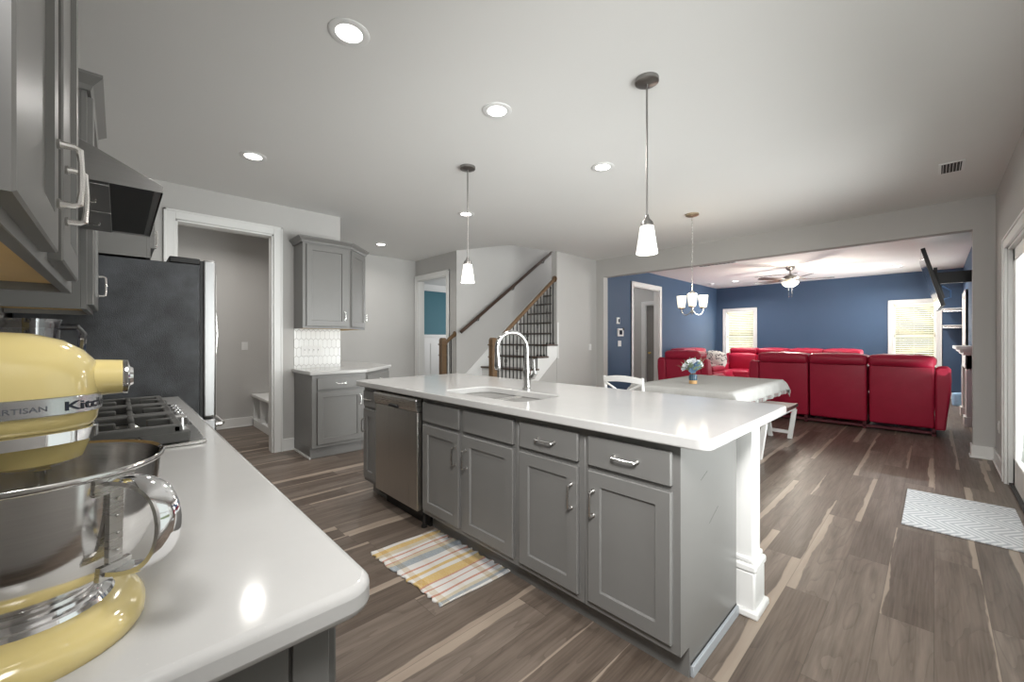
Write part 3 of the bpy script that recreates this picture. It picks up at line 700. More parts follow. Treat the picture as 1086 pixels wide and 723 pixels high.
LEFT(-2.435, 0.60, 'gray base cabinet between the cooktop and the refrigerator', [('drawer', 0.02, 0.58, *DZ, True), ('door', 0.02, 0.58, *OZ, 'R')])
p_ = [(-0.523, -0.395)]; 
r = 0.042
for i in range(7):
    a = PI / 2 * i / 6; p_.append((-0.523 - r + r * math.cos(a), 0.256 - r + r * math.sin(a)))
p_ += [(-3.045, 0.256), (-3.045, -0.395)]
worktop('countertop', 'white quartz counter along the stove wall carrying the yellow mixer', p_, 0.875, 0.915)
bs = struct('wall_backsplash', B(-3.05, -0.54, -0.40, -0.392, 0.915, 1.37), 'tile', 'white tile backsplash behind the stove counter', 'backsplash', smooth=False)
# uppers on the stove wall, frame plane Y=-0.10, facing +Y
def upper(label, x_right, w_, z0, z1, doors, depth=0.295, crown=True, yp=-0.10, rz=PI, loc=None, under=True):
    t = thing('upper_cabinet', label, 'cabinet', loc or (x_right, yp, 0), rz)
    mb = MB(); mb.box(0, w_, 0.0, 0.018, z0, z1); mb.box(0, 0.016, 0.018, depth, z0, z1); mb.box(w_ - 0.016, w_, 0.018, depth, z0, z1); mb.box(0.016, w_ - 0.016, 0.018, depth, z1 - 0.016, z1)
    mb.build('body', 'gray', t, bevel=0.001, seg=1)
    if under: B(0.016, w_ - 0.016, 0.018, depth, z0 + 0.022, z0 + 0.034).build('bottom_panel', 'birch', t, smooth=False)
    if crown:
        c = MB()
        pf = [(0.0, 0.0), (-0.012, 0.0), (-0.02, 0.02), (-0.05, 0.05), (-0.05, 0.062), (0.0, 0.062)]
        zc = z1 - 0.004
        outl = lambda o_: [(-o_, depth), (-o_, -o_), (w_ + o_, -o_), (w_ + o_, depth)]
        rr = [[(x, y, zc + h) for x, y in outl(-u)] for u, h in pf]
        for a, b in zip(rr, rr[1:]):
            for i in range(3): c.quad(a[i], a[i + 1], b[i + 1], b[i])
        c.quad(*[(x, y, zc + 0.062) for x, y in outl(0.05)])
        c.build('crown', 'gray', t, smooth=False)
    for x0, x1, dz0, dz1, hside in doors:
        d = shaker(x0, x1, dz0, dz1, t)
        if hside == 'L': pull('handle', d, (x0 + 0.029, -0.02, dz0 + 0.13), 0.10, 'z')
        if hside == 'R': pull('handle', d, (x1 - 0.029, -0.02, dz0 + 0.13), 0.10, 'z')
    return t
def upper2(label, x_right, w_, z0, z1, doors, **k): return upper(label, x_right, w_, z0, z1, doors, **k)
# doors sit 8 mm proud of the frame
U1 = upper2('gray double-door upper cabinet nearest the camera above the yellow mixer', -0.625, 1.045, 1.37, 2.44, [(0.022, 0.428, 1.39, 2.42, 'R'), (0.515, 0.905, 1.39, 2.42, 'L')], yp=-0.095)
U2 = upper2('gray upper cabinet between the range hood and the refrigerator', -2.47, 0.60, 1.37, 2.29, [(0.022, 0.578, 1.39, 2.27, 'R')], yp=-0.097)
U3 = upper2('short gray cabinet above the range hood', -1.672, 0.745, 1.90, 2.27, [(0.02, 0.365, 1.92, 2.25, 'R'), (0.38, 0.725, 1.92, 2.25, 'L')], yp=-0.20, depth=0.192, under=False, crown=False)
U4 = upper2('wide gray cabinet above the black refrigerator', -3.085, 0.92, 1.705, 2.07, [(0.02, 0.44, 1.765, 2.05, 'R'), (0.46, 0.90, 1.765, 2.05, 'L')], yp=0.13, depth=0.525, under=False, crown=False)
# range hood
M['hood_steel'] = steel('dark_brushed_steel', (0.30, 0.295, 0.29), 0.38, 'x', (3, 3, 200))
rh = thing('range_hood', 'dark sloped range hood over the gas cooktop', 'range hood', (-2.055, -0.395, 1.70))
hb = MB(); hw_ = 0.378
hb.rings([[(-hw_, 0.0, 0.0), (hw_, 0.0, 0.0), (hw_, 0.495, 0.0), (-hw_, 0.495, 0.0)], [(-hw_, 0.0, 0.022), (hw_, 0.0, 0.022), (hw_, 0.495, 0.022), (-hw_, 0.495, 0.022)], [(-hw_ , 0.0, 0.19), (hw_, 0.0, 0.19), (hw_, 0.23, 0.155), (-hw_, 0.23, 0.155)]], True, False, True)
hb.build('canopy', 'hood_steel', rh, bevel=0.003)
B(-hw_ + 0.008, hw_ - 0.008, 0.01, 0.487, 0.006, 0.016).build('underside', 'black', rh, smooth=False)
for x0, x1 in ((-0.36, -0.005), (0.005, 0.36)):
    fl = B(x0, x1, 0.03, 0.375, -0.006, 0.006).build('grease_filter', 'hood_steel', rh, bevel=0.002)
    cx = (x0 + x1) / 2
    MB().tube([(cx, 0.27, -0.006), (cx, 0.27, -0.016), (cx, 0.28, -0.018), (cx, 0.33, -0.018), (cx, 0.34, -0.016), (cx, 0.34, -0.006)], 0.004, 8).build('clip', 'nickel', fl)
B(-hw_ + 0.012, hw_ - 0.012, 0.475, 0.492, 0.004, 0.012).build('lip', 'hood_steel', rh, bevel=0.002)
# refrigerator
M['fridge_steel'] = steel('fridge_door_steel', (0.40, 0.40, 0.40), 0.36, 'z', (120, 120, 1.5))
fr = thing('refrigerator', 'large black refrigerator with stainless doors and a bottom drawer', 'refrigerator', (-3.545, 0.0, 0))
B(-0.455, 0.455, -0.37, 0.355, 0.02, 1.695).build('case', 'fridge', fr, bevel=0.006)
B(-0.455, 0.455, 0.21, 0.355, 1.695, 1.732).build('hinge_cover', 'black', fr, bevel=0.008)
B(-0.452, 0.452, 0.355, 0.368, 0.06, 1.72).build('gasket', 'black', fr, smooth=False)
for x0, x1, hx in ((-0.455, -0.003, -0.04), (0.003, 0.455, 0.04)):
    d = B(x0, x1, 0.368, 0.435, 0.765, 1.728).build('door', 'fridge_steel', fr, bevel=0.012, seg=3)
    MB().tube([(hx, 0.43, 1.02), (hx, 0.465, 1.04), (hx, 0.488, 1.15), (hx, 0.496, 1.28), (hx, 0.488, 1.42), (hx, 0.465, 1.54), (hx, 0.43, 1.56)], 0.011, 10).build('handle', 'steel_h', d)
d = B(-0.455, 0.455, 0.368, 0.435, 0.06, 0.755).build('freezer_drawer', 'fridge_steel', fr, bevel=0.012, seg=3)
MB().tube([(-0.34, 0.43, 0.70), (-0.34, 0.475, 0.70), (-0.30, 0.49, 0.70), (0.30, 0.49, 0.70), (0.34, 0.475, 0.70), (0.34, 0.43, 0.70)], 0.013, 10).build('handle', 'steel_h', d)
B(-0.45, 0.45, 0.30, 0.39, 0.0, 0.055).build('grille', 'black', fr, bevel=0.004)
# ------------------------------------------------------------------ corner cabinets by the mudroom opening
bc = thing('base_cabinet', 'gray corner base cabinet with white counter beside the mudroom opening', 'cabinet', (-5.05, 1.43, 0))
poly = [(0.0, 0.0), (0.60, 0.0), (0.60, 0.57), (0.03, 1.14), (-1.80, 1.14), (-1.80, 0.54), (0.0, 0.54)]
poly = [(0.02, 0.0), (0.60, 0.0), (0.60, 0.57), (0.03, 1.14), (-1.80, 1.14), (-1.80, 0.545), (0.02, 0.545)]
MB().prism(poly, 'z', ZB, ZT).build('body', 'gray', bc, bevel=0.002)
MB().prism([(0.02, 0.0), (0.545, 0.0), (0.545, 0.55), (0.01, 1.08), (-1.80, 1.08), (-1.80, 0.545), (0.02, 0.545)], 'z', 0, ZB).build('toe_kick', 'gray', bc, bevel=0.002)
B(0.02, 0.56, -0.008, 0.0, 0.0, 0.02).build('shoe_strip', 'trim', bc, smooth=False)
def face_piece(fn, t, ox, oy, ang, *a, **k):
    o = fn(*a, t, **k); o.matrix_parent_inverse = Matrix.Identity(4)
    o.location = (ox, oy, 0); o.rotation_euler = (0, 0, ang); return o
d = face_piece(slab, bc, 0.60, 0.0, PI / 2, 0.05, 0.53, *DZ); pull('handle', d, (0.29, -0.02, 0.778), 0.10, 'x')
d = face_piece(shaker, bc, 0.60, 0.0, PI / 2, 0.05, 0.53, *OZ); pull('handle', d, (0.502, -0.02, 0.58), 0.10, 'z')
d = face_piece(slab, bc, 0.60, 0.57, PI * 0.75, 0.03, 0.775, *DZ); pull('handle', d, (0.4, -0.02, 0.778), 0.10, 'x')
d = face_piece(shaker, bc, 0.60, 0.57, PI * 0.75, 0.03, 0.775, *OZ); pull('handle', d, (0.06, -0.02, 0.58), 0.10, 'z')
worktop('countertop', 'white quartz countertop on the corner cabinet by the mudroom opening', [(-5.03, 1.405), (-4.425, 1.405), (-4.425, 2.01), (-5.0, 2.60), (-6.85, 2.60), (-6.85, 1.965), (-5.03, 1.965)], 0.875, 0.915, bevel=0.008)
struct('wall_tile_splash', B(-5.05, -5.042, 1.43, 1.95, 0.915, 1.372), 'tile', 'white picket tile splash between corner counter and upper cabinet', 'backsplash', smooth=False)
op = thing('outlet_plate', 'wide white switch and outlet plate on the white picket tile', 'outlet', (-5.042, 1.62, 1.115))
B(0, 0.006, -0.115, 0.115, -0.058, 0.058).build('plate', 'plastic_white', op, bevel=0.002)
for k in range(4):
    y = -0.08 + k * 0.05; o = MB()
    o.box(0.006, 0.010, y - 0.011, y + 0.011, -0.03, 0.03); ro = o.build('rocker', 'plastic_white', op, bevel=0.001, seg=1)
    B(0.010, 0.0105, y - 0.004, y + 0.004, 0.005, 0.016).build('slot', 'soil_dark', ro, smooth=False)
uc = thing('upper_cabinet', 'gray corner wall cabinet with crown above the white picket tile', 'cabinet', (-5.05, 1.43, 0))
up_ = [(0.0, 0.0), (0.31, 0.0), (0.31, 0.51), (-0.02, 0.84), (-1.80, 0.84), (-1.80, 0.525), (0.0, 0.525)]
MB().prism(up_, 'z', 1.385, 2.31).build('body', 'gray', uc, bevel=0.0015, seg=1)
MB().prism([(0.012, 0.012), (0.298, 0.012), (0.298, 0.505), (-0.025, 0.825), (-1.79, 0.825), (-1.79, 0.54), (0.012, 0.54)], 'z', 1.372, 1.386).build('bottom_panel', 'birch', uc, smooth=False)
fr_ = MB(); fr_.box(0.29, 0.31, 0.0, 0.51, 1.37, 1.388); fr_.box(0.0, 0.29, 0.0, 0.016, 1.37, 1.388)
fr_.prism([(0.31, 0.51), (-0.02, 0.84), (-0.034, 0.826), (0.296, 0.496)], 'z', 1.37, 1.388); fr_.build('bottom_rail', 'gray', uc, smooth=False)
d = face_piece(shaker, uc, 0.31, 0.0, PI / 2, 0.035, 0.475, 1.395, 2.285); pull('handle', d, (0.447, -0.02, 1.52), 0.09, 'z')
d = face_piece(shaker, uc, 0.31, 0.51, PI * 0.75, 0.03, 0.435, 1.395, 2.285); pull('handle', d, (0.405, -0.02, 1.52), 0.09, 'z')
c = MB(); pf = [(0.0, 0.0), (0.012, 0.0), (0.02, 0.02), (0.05, 0.05), (0.05, 0.062)]
def outl(o_): k_ = o_ * math.tan(PI / 8); return [(0.0, -o_), (0.31 + o_, -o_), (0.31 + o_, 0.51 + k_), (-0.02 + k_, 0.84 + o_), (-1.80, 0.84 + o_)]
rr = [[(x, y, 2.305 + h) for x, y in outl(u)] for u, h in pf]
for a, b in zip(rr, rr[1:]):
    for i in range(4): c.quad(a[i], a[i + 1], b[i + 1], b[i])
c.quad(*([(x, y, 2.367) for x, y in outl(0.05)] + [(-1.80, 0.525, 2.367), (0.0, 0.525, 2.367)]))
c.build('crown', 'gray', uc, smooth=False)
# mudroom bench and switch
mbn = thing('cubby_bench', 'white built-in cubby bench inside the mudroom', 'bench', (-6.86, 1.40, 0))
B(0, 1.68, -0.02, 0.44, 0.425, 0.46).build('seat', 'trim', mbn, bevel=0.004)
cb = MB(); cb.box(0, 0.03, 0, 0.44, 0.0, 0.425); cb.box(1.65, 1.68, 0, 0.44, 0, 0.425); cb.box(0, 1.68, 0.42, 0.44, 0, 0.425); cb.box(0, 1.68, 0, 0.44, 0.0, 0.10)
for k in range(1, 4): cb.box(0.42 * k - 0.012, 0.42 * k + 0.012, 0, 0.42, 0.10, 0.425)
cb.build('cubbies', 'trim', mbn, bevel=0.002)
def wallplate(label, loc, rz, w_=0.075, rock=1, name='light_switch', cat='switch'):
    t = thing(name, label, cat, loc, rz)
    B(-w_ / 2, w_ / 2, -0.006, 0, -0.058, 0.058).build('plate', 'plastic_white', t, bevel=0.002)
    for k in range(rock):
        x = (k - (rock - 1) / 2) * 0.046; B(x - 0.016, x + 0.016, -0.010, -0.006, -0.033, 0.033).build('rocker', 'plastic_white', t, bevel=0.001, seg=1)
    return t
wallplate('white light switch on the mudroom back wall', (-6.87, 1.30, 1.155), PI / 2)
wallplate('white light switch on the greige wall right of the staircase', (-4.43, 6.29, 1.11), PI / 2, 0.075)
wallplate('white double switch on the blue wall below the thermostat', (-4.42, 7.29, 1.17), PI / 2, 0.12, 2)
wallplate('white outlet low on the right wall near the patio door', (0.44, 6.12, 0.40), -PI / 2, 0.075, 2, 'wall_outlet', 'outlet')
th_ = thing('thermostat', 'small white thermostat, highest device on the blue wall', 'thermostat', (-4.42, 7.22, 1.63), PI / 2)
B(-0.055, 0.055, -0.022, 0, -0.065, 0.065).build('housing', 'plastic_white', th_, bevel=0.006); B(-0.005, 0.04, -0.024, -0.022, -0.035, 0.035).build('display', 'screen', th_, smooth=False)
ap = thing('alarm_panel', 'white alarm keypad with dark screen in the middle of the blue wall devices', 'alarm panel', (-4.42, 7.30, 1.40), PI / 2)
B(-0.105, 0.105, -0.028, 0, -0.085, 0.075).build('housing', 'plastic_white', ap, bevel=0.006); B(-0.06, 0.05, -0.030, -0.028, -0.05, 0.04).build('display', 'screen', ap, smooth=False)
B(0.07, 0.125, -0.034, -0.02, 0.035, 0.09).build('sensor', 'black', ap, bevel=0.004)

# ------------------------------------------------------------------ staircase
stt = thing('staircase', 'staircase with dark treads, black iron balusters and oak newel posts', 'staircase', (-5.0, 3.88, 0))
ORX, ORY = -5.0, 3.88
RISE, RUN, Y1 = 0.195, 0.235, 3.90
XL, XR = -5.55, -4.43
def L_(x, y, z): return (x - ORX, y - ORY, z)
for k in range(1, 16):
    y0 = Y1 + (k - 1) * RUN; z = k * RISE
    xr = XR + 0.035 if k <= 6 else -4.56
    y1 = y0 + RUN + 0.012
    B(XL - ORX + 0.002, xr - ORX, y0 - 0.03 - ORY, y1 - ORY, z - 0.028, z).build('tread', 'tread', stt, bevel=0.006)
    xr2 = XR if k <= 6 else -4.56
    B(XL - ORX + 0.002, xr2 - ORX, y0 - ORY, y0 + 0.015 - ORY, z - RISE, z - 0.028).build('riser', 'trim', stt, smooth=False)
# side skirt with stepped top
sp = []
for k in range(1, 7): 
    y0 = Y1 + (k - 1) * RUN; sp += [(y0, (k - 1) * RISE if k > 1 else 0.0), (y0, k * RISE - 0.028)]
ylast = Y1 + 5 * RUN + RUN
sp += [(5.326, 6 * RISE - 0.028), (5.326, 0.95), (4.12, 0.0)]
MB().prism([(y - ORY, z) for y, z in sp], 'x', XR - 0.02 - ORX, XR + 0.012 - ORX).build('skirt_board', 'trim', stt, bevel=0.001, seg=1)
sp2 = [(4.12, 0), (5.326, 0.95), (5.326, 0)]
MB().prism([(y - ORY, z) for y, z in sp2], 'x', XR - 0.02 - ORX, XR - 0.001 - ORX).build('side_wall', 'wall', stt, smooth=False)
B(-4.43 - ORX, -4.414 - ORX, 5.331 - ORY, 5.36 - ORY, 0.93, 1.54).build('skirt_return', 'trim', stt, smooth=False)
sl = [(3.95, 0.0), (3.95, 0.42), (7.4, 0.42 + 3.45 * RISE / RUN), (7.4, 3.45 * RISE / RUN - 0.2), (4.2, 0.0)]
MB().prism([(y - ORY, z) for y, z in sl if y >= 3.9], 'x', XL + 0.001 - ORX, XL + 0.016 - ORX).build('wall_skirt', 'trim', stt, smooth=False)
def newel(x, y, z0, z1):
    mb = MB(); a = 0.045
    mb.box(x - a, x + a, y - a, y + a, z0, z1 - 0.03); mb.box(x - a - 0.012, x + a + 0.012, y - a - 0.012, y + a + 0.012, z1 - 0.115, z1 - 0.095); mb.box(x - a - 0.01, x + a + 0.01, y - a - 0.01, y + a + 0.01, z1 - 0.29, z1 - 0.272)
    mb.hexa([(x - a, y - a, z1 - 0.03), (x + a, y - a, z1 - 0.03), (x + a, y + a, z1 - 0.03), (x - a, y + a, z1 - 0.03), (x - a + 0.012, y - a + 0.012, z1), (x + a - 0.012, y - a + 0.012, z1), (x + a - 0.012, y + a - 0.012, z1), (x - a + 0.012, y + a - 0.012, z1)])
    mb.box(x - a - 0.014, x + a + 0.014, y - a - 0.014, y + a + 0.014, z0, z0 + 0.2)
    for v in mb.bm.verts: v.co -= Vector((ORX, ORY, 0))
    return mb.build('newel_post', 'oak', stt, bevel=0.004)
RX = -4.475
newel(RX, 3.935, RISE, 1.275); newel(-5.56, 3.80, 0.0, 1.275)
def rail(p0, p1, name='handrail', m='oak', parent=stt, off=(ORX, ORY, 0), fl=(0.033, 0.028)):
    o = Vector(off); mb = MB().tube([Vector(p0) - o, Vector(p1) - o], 0.03, 8, flat=fl); return mb.build(name, m, parent, bevel=0.006)
rail((RX, 3.97, 1.185), (RX, 5.325, 2.275))
rail((-5.56, 3.84, 1.19), (-5.60, 4.07, 1.34))
MB().lathe([(0.055, -0.012), (0.055, 0.0), (0.045, 0.006)], L_(RX, 5.328, 2.275), 20, 'y').build('rosette', 'oak', stt)
MB().lathe([(0.05, -0.012), (0.05, 0.0)], L_(-5.60, 4.069, 1.34), 20, 'y').build('rosette', 'oak', stt)
i = 0; y = 4.035
while y < 5.30:
    k = int((y - Y1) / RUN) + 1; zt = 1.185 + (y - 3.97) * (2.275 - 1.185) / (5.325 - 3.97) - 0.02; zb = k * RISE
    mb = MB(); x = RX
    mb.box(x - 0.0065, x + 0.0065, y - 0.0065, y + 0.0065, zb, zt); mb.box(x - 0.014, x + 0.014, y - 0.014, y + 0.014, zb, zb + 0.025)
    if i % 3 == 2:
        zc = (zb + zt) / 2 + 0.06
        for s_ in (-1, 1):
            mb.tube([(x, y + s_ * 0.022 * math.sin(PI * q / 8), zc - 0.045 + 0.09 * q / 8) for q in range(9)], 0.005, 6)
        mb.box(x - 0.01, x + 0.01, y - 0.01, y + 0.01, zc - 0.065, zc - 0.045); mb.box(x - 0.01, x + 0.01, y - 0.01, y + 0.01, zc + 0.045, zc + 0.065)
    for v in mb.bm.verts: v.co -= Vector((ORX, ORY, 0))
    mb.build('baluster', 'iron', stt, smooth=False); y += RUN / 3; i += 1
for y in (3.89, 3.97):
    mb = MB(); x = -5.57; mb.box(x - 0.0065, x + 0.0065, y - 0.0065, y + 0.0065, 0.0 if y < 3.9 else RISE, 1.2 + (y - 3.84) * 0.6)
    for v in mb.bm.verts: v.co -= Vector((ORX, ORY, 0))
    mb.build('baluster', 'iron', stt, smooth=False)
wh = thing('wall_handrail', 'dark wooden handrail sloping up the stairwell wall', 'handrail', (-5.55, 4.10, 1.29))
o_ = (-5.55, 4.10, 1.29)
rail((-5.475, 4.10, 1.37), (-5.475, 6.55, 3.14), 'rail', 'tread', wh, o_, (0.03, 0.024))
for y in (4.5, 5.35, 6.2):
    z = 1.37 + (y - 4.10) * 1.77 / 2.45 - 0.02
    MB().tube([(0.0, y - 4.10, z - 0.06 - 1.29), (0.05, y - 4.10, z - 0.06 - 1.29), (0.075, y - 4.10, z - 1.29)], 0.008, 8).build('bracket', 'iron', wh)

# ------------------------------------------------------------------ ceiling fixtures
def can(x, y, label, w_=8, group='recessed ceiling lights'):
    t = thing('recessed_light', label, 'ceiling light', (x, y, Hc), 0, group)
    MB().lathe([(0.062, -0.001), (0.062, -0.004), (0.088, -0.007), (0.096, -0.003), (0.096, 0.0)], (0, 0, 0), 28, cap0=False, cap1=False).build('trim_ring', 'plastic_white', t)
    MB().lathe([(0.063, -0.0015), (0.062, -0.003)], (0, 0, 0), 28).build('diffuser', 'lamp', t)
    l = bpy.data.lights.new('downlight', 'AREA'); l.shape = 'DISK'; l.size = 0.11; l.energy = w_; l.color = (1, 0.965, 0.92); l.spread = 2.7
    o = bpy.data.objects.new('downlight', l); C.objects.link(o); o.parent = t; o.location = (0, 0, -0.012)
    return t
can(-1.985, 0.81, 'recessed ceiling light nearest the camera, largest at the top')
can(-1.985, 1.78, 'recessed ceiling light over the island, second from the top')
can(-3.86, 0.79, 'recessed ceiling light toward the refrigerator at the left')
can(-1.995, 3.02, 'recessed ceiling light between the two pendants beyond the island')
can(-3.87, 2.975, 'recessed ceiling light directly behind the farther pendant rod')
can(-6.02, 2.955, 'recessed ceiling light above the hall, right of the corner cabinet')
can(-5.89, 0.91, 'recessed ceiling light inside the mudroom', 14)
can(-3.51, 11.29, 'recessed living room light above the left window', 36)
can(-0.51, 11.36, 'recessed living room light near the television', 36)
def vent(label, loc, lx, ly, n, name='ceiling_vent', slots='x', rot=0):
    t = thing(name, label, 'vent', loc, rot)
    B(-lx / 2, lx / 2, -ly / 2, ly / 2, -0.008, 0).build('frame', 'plastic_white', t, bevel=0.002, seg=1)
    B(-lx / 2 + 0.02, lx / 2 - 0.02, -ly / 2 + 0.018, ly / 2 - 0.018, -0.0085, -0.008).build('duct_shade_sheet', 'dark', t, smooth=False)  # dark sheet painted as the shade inside the duct
    lv = MB()
    for k in range(n):
        q = -lx / 2 + 0.03 + k * (lx - 0.06) / max(1, n - 1); lv.box(q - 0.0015, q + 0.0015, -ly / 2 + 0.018, ly / 2 - 0.018, -0.011, -0.0085)
    lv.build('louvers', 'plastic_white', t, smooth=False); return t
vent('small white ceiling vent above the patio door', (0.105, 5.19, Hc), 0.16, 0.30, 6)
vent('long slot vent on the living room ceiling behind the chandelier', (-2.98, 8.48, Hc), 0.72, 0.14, 10)
vent('long slot vent on the living room ceiling left of the fan', (-2.55, 10.9, Hc), 0.9, 0.14, 10)
vent('slot vent on the mudroom ceiling inside the opening', (-6.55, 1.02, Hc), 0.14, 0.34, 4)
sm = thing('smoke_detector', 'small round ceiling detector near the far left window', 'detector', (-4.1, 11.3, Hc))
MB().lathe([(0.07, 0), (0.07, -0.02), (0.055, -0.035)], (0, 0, 0), 20).build('housing', 'plastic_white', sm)
MB().lathe([(0.03, -0.035), (0.028, -0.042)], (0, 0, 0), 16).build('grille', 'plastic_white', sm)

def pendant(x, y, label):
    t = thing('pendant_light', label, 'pendant lamp', (x, y, Hc), 0, 'pendant lights over the island')
    MB().lathe([(0.066, 0.0), (0.066, -0.02), (0.05, -0.028), (0.012, -0.032)], (0, 0, 0), 24).build('canopy', 'pend', t)
    MB().tube([(0, 0, -0.03), (0, 0, -0.80)], 0.0055, 10).build('rod', 'pend', t)
    MB().lathe([(0.010, -0.78), (0.014, -0.80), (0.034, -0.825), (0.036, -0.845)], (0, 0, 0), 20).build('socket_cap', 'pend', t)
    MB().lathe([(0.030, -0.842), (0.038, -0.848), (0.045, -0.90), (0.057, -0.98), (0.0605, -1.003), (0.056, -1.003), (0.03, -0.99)], (0, 0, 0), 24).build('glass_shade', 'shade', t)
    l = bpy.data.lights.new('pendant_bulb', 'POINT'); l.energy = 3; l.color = (1, 0.95, 0.88); l.shadow_soft_size = 0.05
    o = bpy.data.objects.new('pendant_bulb', l); C.objects.link(o); o.parent = t; o.location = (0, 0, -1.06)
M['pend'] = plain('brushed_pewter', (0.30, 0.29, 0.28), 0.35, 0.05, 30, metal=1.0)
M['gilt'] = plain('champagne_metal', (0.55, 0.45, 0.33), 0.35, 0.05, 30, metal=0.9)
pendant(-1.147, 2.186, 'large nearer pendant lamp with white glass shade, right of the other')
pendant(-2.807, 2.176, 'farther pendant lamp hanging above the faucet end of the island')
# chandelier
ch = thing('chandelier', 'three-shade chandelier on a chain over the dining table', 'chandelier', (-2.0, 4.915, Hc))
MB().lathe([(0.075, 0.0), (0.075, -0.018), (0.05, -0.03), (0.012, -0.035)], (0, 0, 0), 24).build('canopy', 'gilt', ch)
cn = MB(); n = 26
for k in range(n):
    z = -0.04 - k * (0.86 / n); a = PI / 2 * (k % 2); hh = 0.86 / n * 0.72; ln = []
    for q in range(11):
        b = 2 * PI * q / 10; ln.append((0.008 * math.cos(b) * math.cos(a), 0.008 * math.cos(b) * math.sin(a), z - 0.018 + hh * math.sin(b)))
    cn.tube(ln, 0.0022, 5, caps=False)
cn.build('chain', 'nickel', ch)
MB().lathe([(0.006, -0.90), (0.012, -0.915), (0.022, -0.925), (0.04, -0.94), (0.044, -0.955), (0.03, -0.965), (0.020, -0.98), (0.020, -1.06), (0.028, -1.07), (0.028, -1.10), (0.014, -1.12), (0.014, -1.15), (0.022, -1.165), (0.012, -1.18)], (0, 0, 0), 20).build('stem', 'nickel', ch)
a0 = math.atan2(-4.915, 2.0)
for k in range(3):
    a = a0 + k * 2 * PI / 3; ux, uy = math.cos(a), math.sin(a)
    ar = MB(); ar.tube([(ux * r_, uy * r_, z_) for r_, z_ in ((0.015, -1.155), (0.04, -1.185), (0.08, -1.20), (0.115, -1.185), (0.135, -1.155), (0.138, -1.12))], 0.006, 8)
    arm = ar.build('arm', 'nickel', ch)
    MB().lathe([(0.012, -1.125), (0.035, -1.115), (0.035, -1.105)], (ux * 0.138, uy * 0.138, 0), 16).build('cup', 'gilt', arm)
    MB().lathe([(0.03, -1.108), (0.040, -1.104), (0.050, -1.03), (0.056, -0.965), (0.052, -0.965), (0.03, -0.98)], (ux * 0.138, uy * 0.138, 0), 24).build('glass_shade', 'shade_warm', ch)
    l = bpy.data.lights.new('chandelier_bulb', 'POINT'); l.energy = 2.2; l.color = (1, 0.85, 0.65); l.shadow_soft_size = 0.04
    o = bpy.data.objects.new('chandelier_bulb', l); C.objects.link(o); o.parent = ch; o.location = (ux * 0.138, uy * 0.138, -0.93)
# ceiling fan
fn = thing('ceiling_fan', 'five-blade ceiling fan with lit glass bowl in the living room', 'ceiling fan', (-2.05, 9.92, Hc))
MB().lathe([(0.08, 0.0), (0.08, -0.03), (0.05, -0.07), (0.015, -0.08)], (0, 0, 0), 24).build('canopy', 'pend', fn)
MB().tube([(0, 0, -0.07), (0, 0, -0.18)], 0.012, 10).build('downrod', 'pend', fn)
MB().lathe([(0.04, -0.16), (0.10, -0.18), (0.125, -0.21), (0.125, -0.26), (0.09, -0.285), (0.06, -0.295)], (0, 0, 0), 28).build('motor_housing', 'pend', fn)
MB().lathe([(0.10, -0.295), (0.145, -0.305), (0.15, -0.325), (0.13, -0.365), (0.08, -0.40), (0.02, -0.41)], (0, 0, 0), 28).build('glass_bowl', 'bowl_light', fn)
for k in range(5):
    a = math.radians(20 + 72 * k); mb = MB()
    mb.prism([(0.20, -0.045), (0.25, -0.06), (0.66, -0.072), (0.72, -0.05), (0.735, 0.0), (0.72, 0.05), (0.66, 0.072), (0.25, 0.06), (0.20, 0.045)], 'z', -0.262, -0.256)
    mb.xform(Matrix.Rotation(a, 4, 'Z') @ Matrix.Translation((0, 0, -0.26)) @ Matrix.Rotation(0.20, 4, 'X') @ Matrix.Translation((0, 0, 0.26)))
    bl = mb.build('blade', 'walnut', fn)
    ir = B(0.10, 0.26, -0.018, 0.018, -0.256, -0.246); ir.xform(Matrix.Rotation(a, 4, 'Z')); ir.build('blade_iron', 'pend', bl)
for x in (-0.03, 0.03):
    MB().tube([(x, 0.0, -0.40), (x, 0.0, -0.60)], 0.0015, 5).lathe([(0.006, -0.60), (0.008, -0.615), (0.004, -0.625)], (x, 0, 0), 8).build('pull_chain', 'iron', fn)
l = bpy.data.lights.new('fan_bulb', 'POINT'); l.energy = 85; l.color = (1, 0.93, 0.82); l.shadow_soft_size = 0.1
o = bpy.data.objects.new('fan_bulb', l); C.objects.link(o); o.parent = fn; o.location = (0, 0, -0.22 - 0.24)
l = bpy.data.lights.new('fan_uplight', 'POINT'); l.energy = 22; l.color = (1, 0.88, 0.70); l.shadow_soft_size = 0.05
o = bpy.data.objects.new('fan_uplight', l); C.objects.link(o); o.parent = fn; o.location = (0.13, -0.13, -0.30)

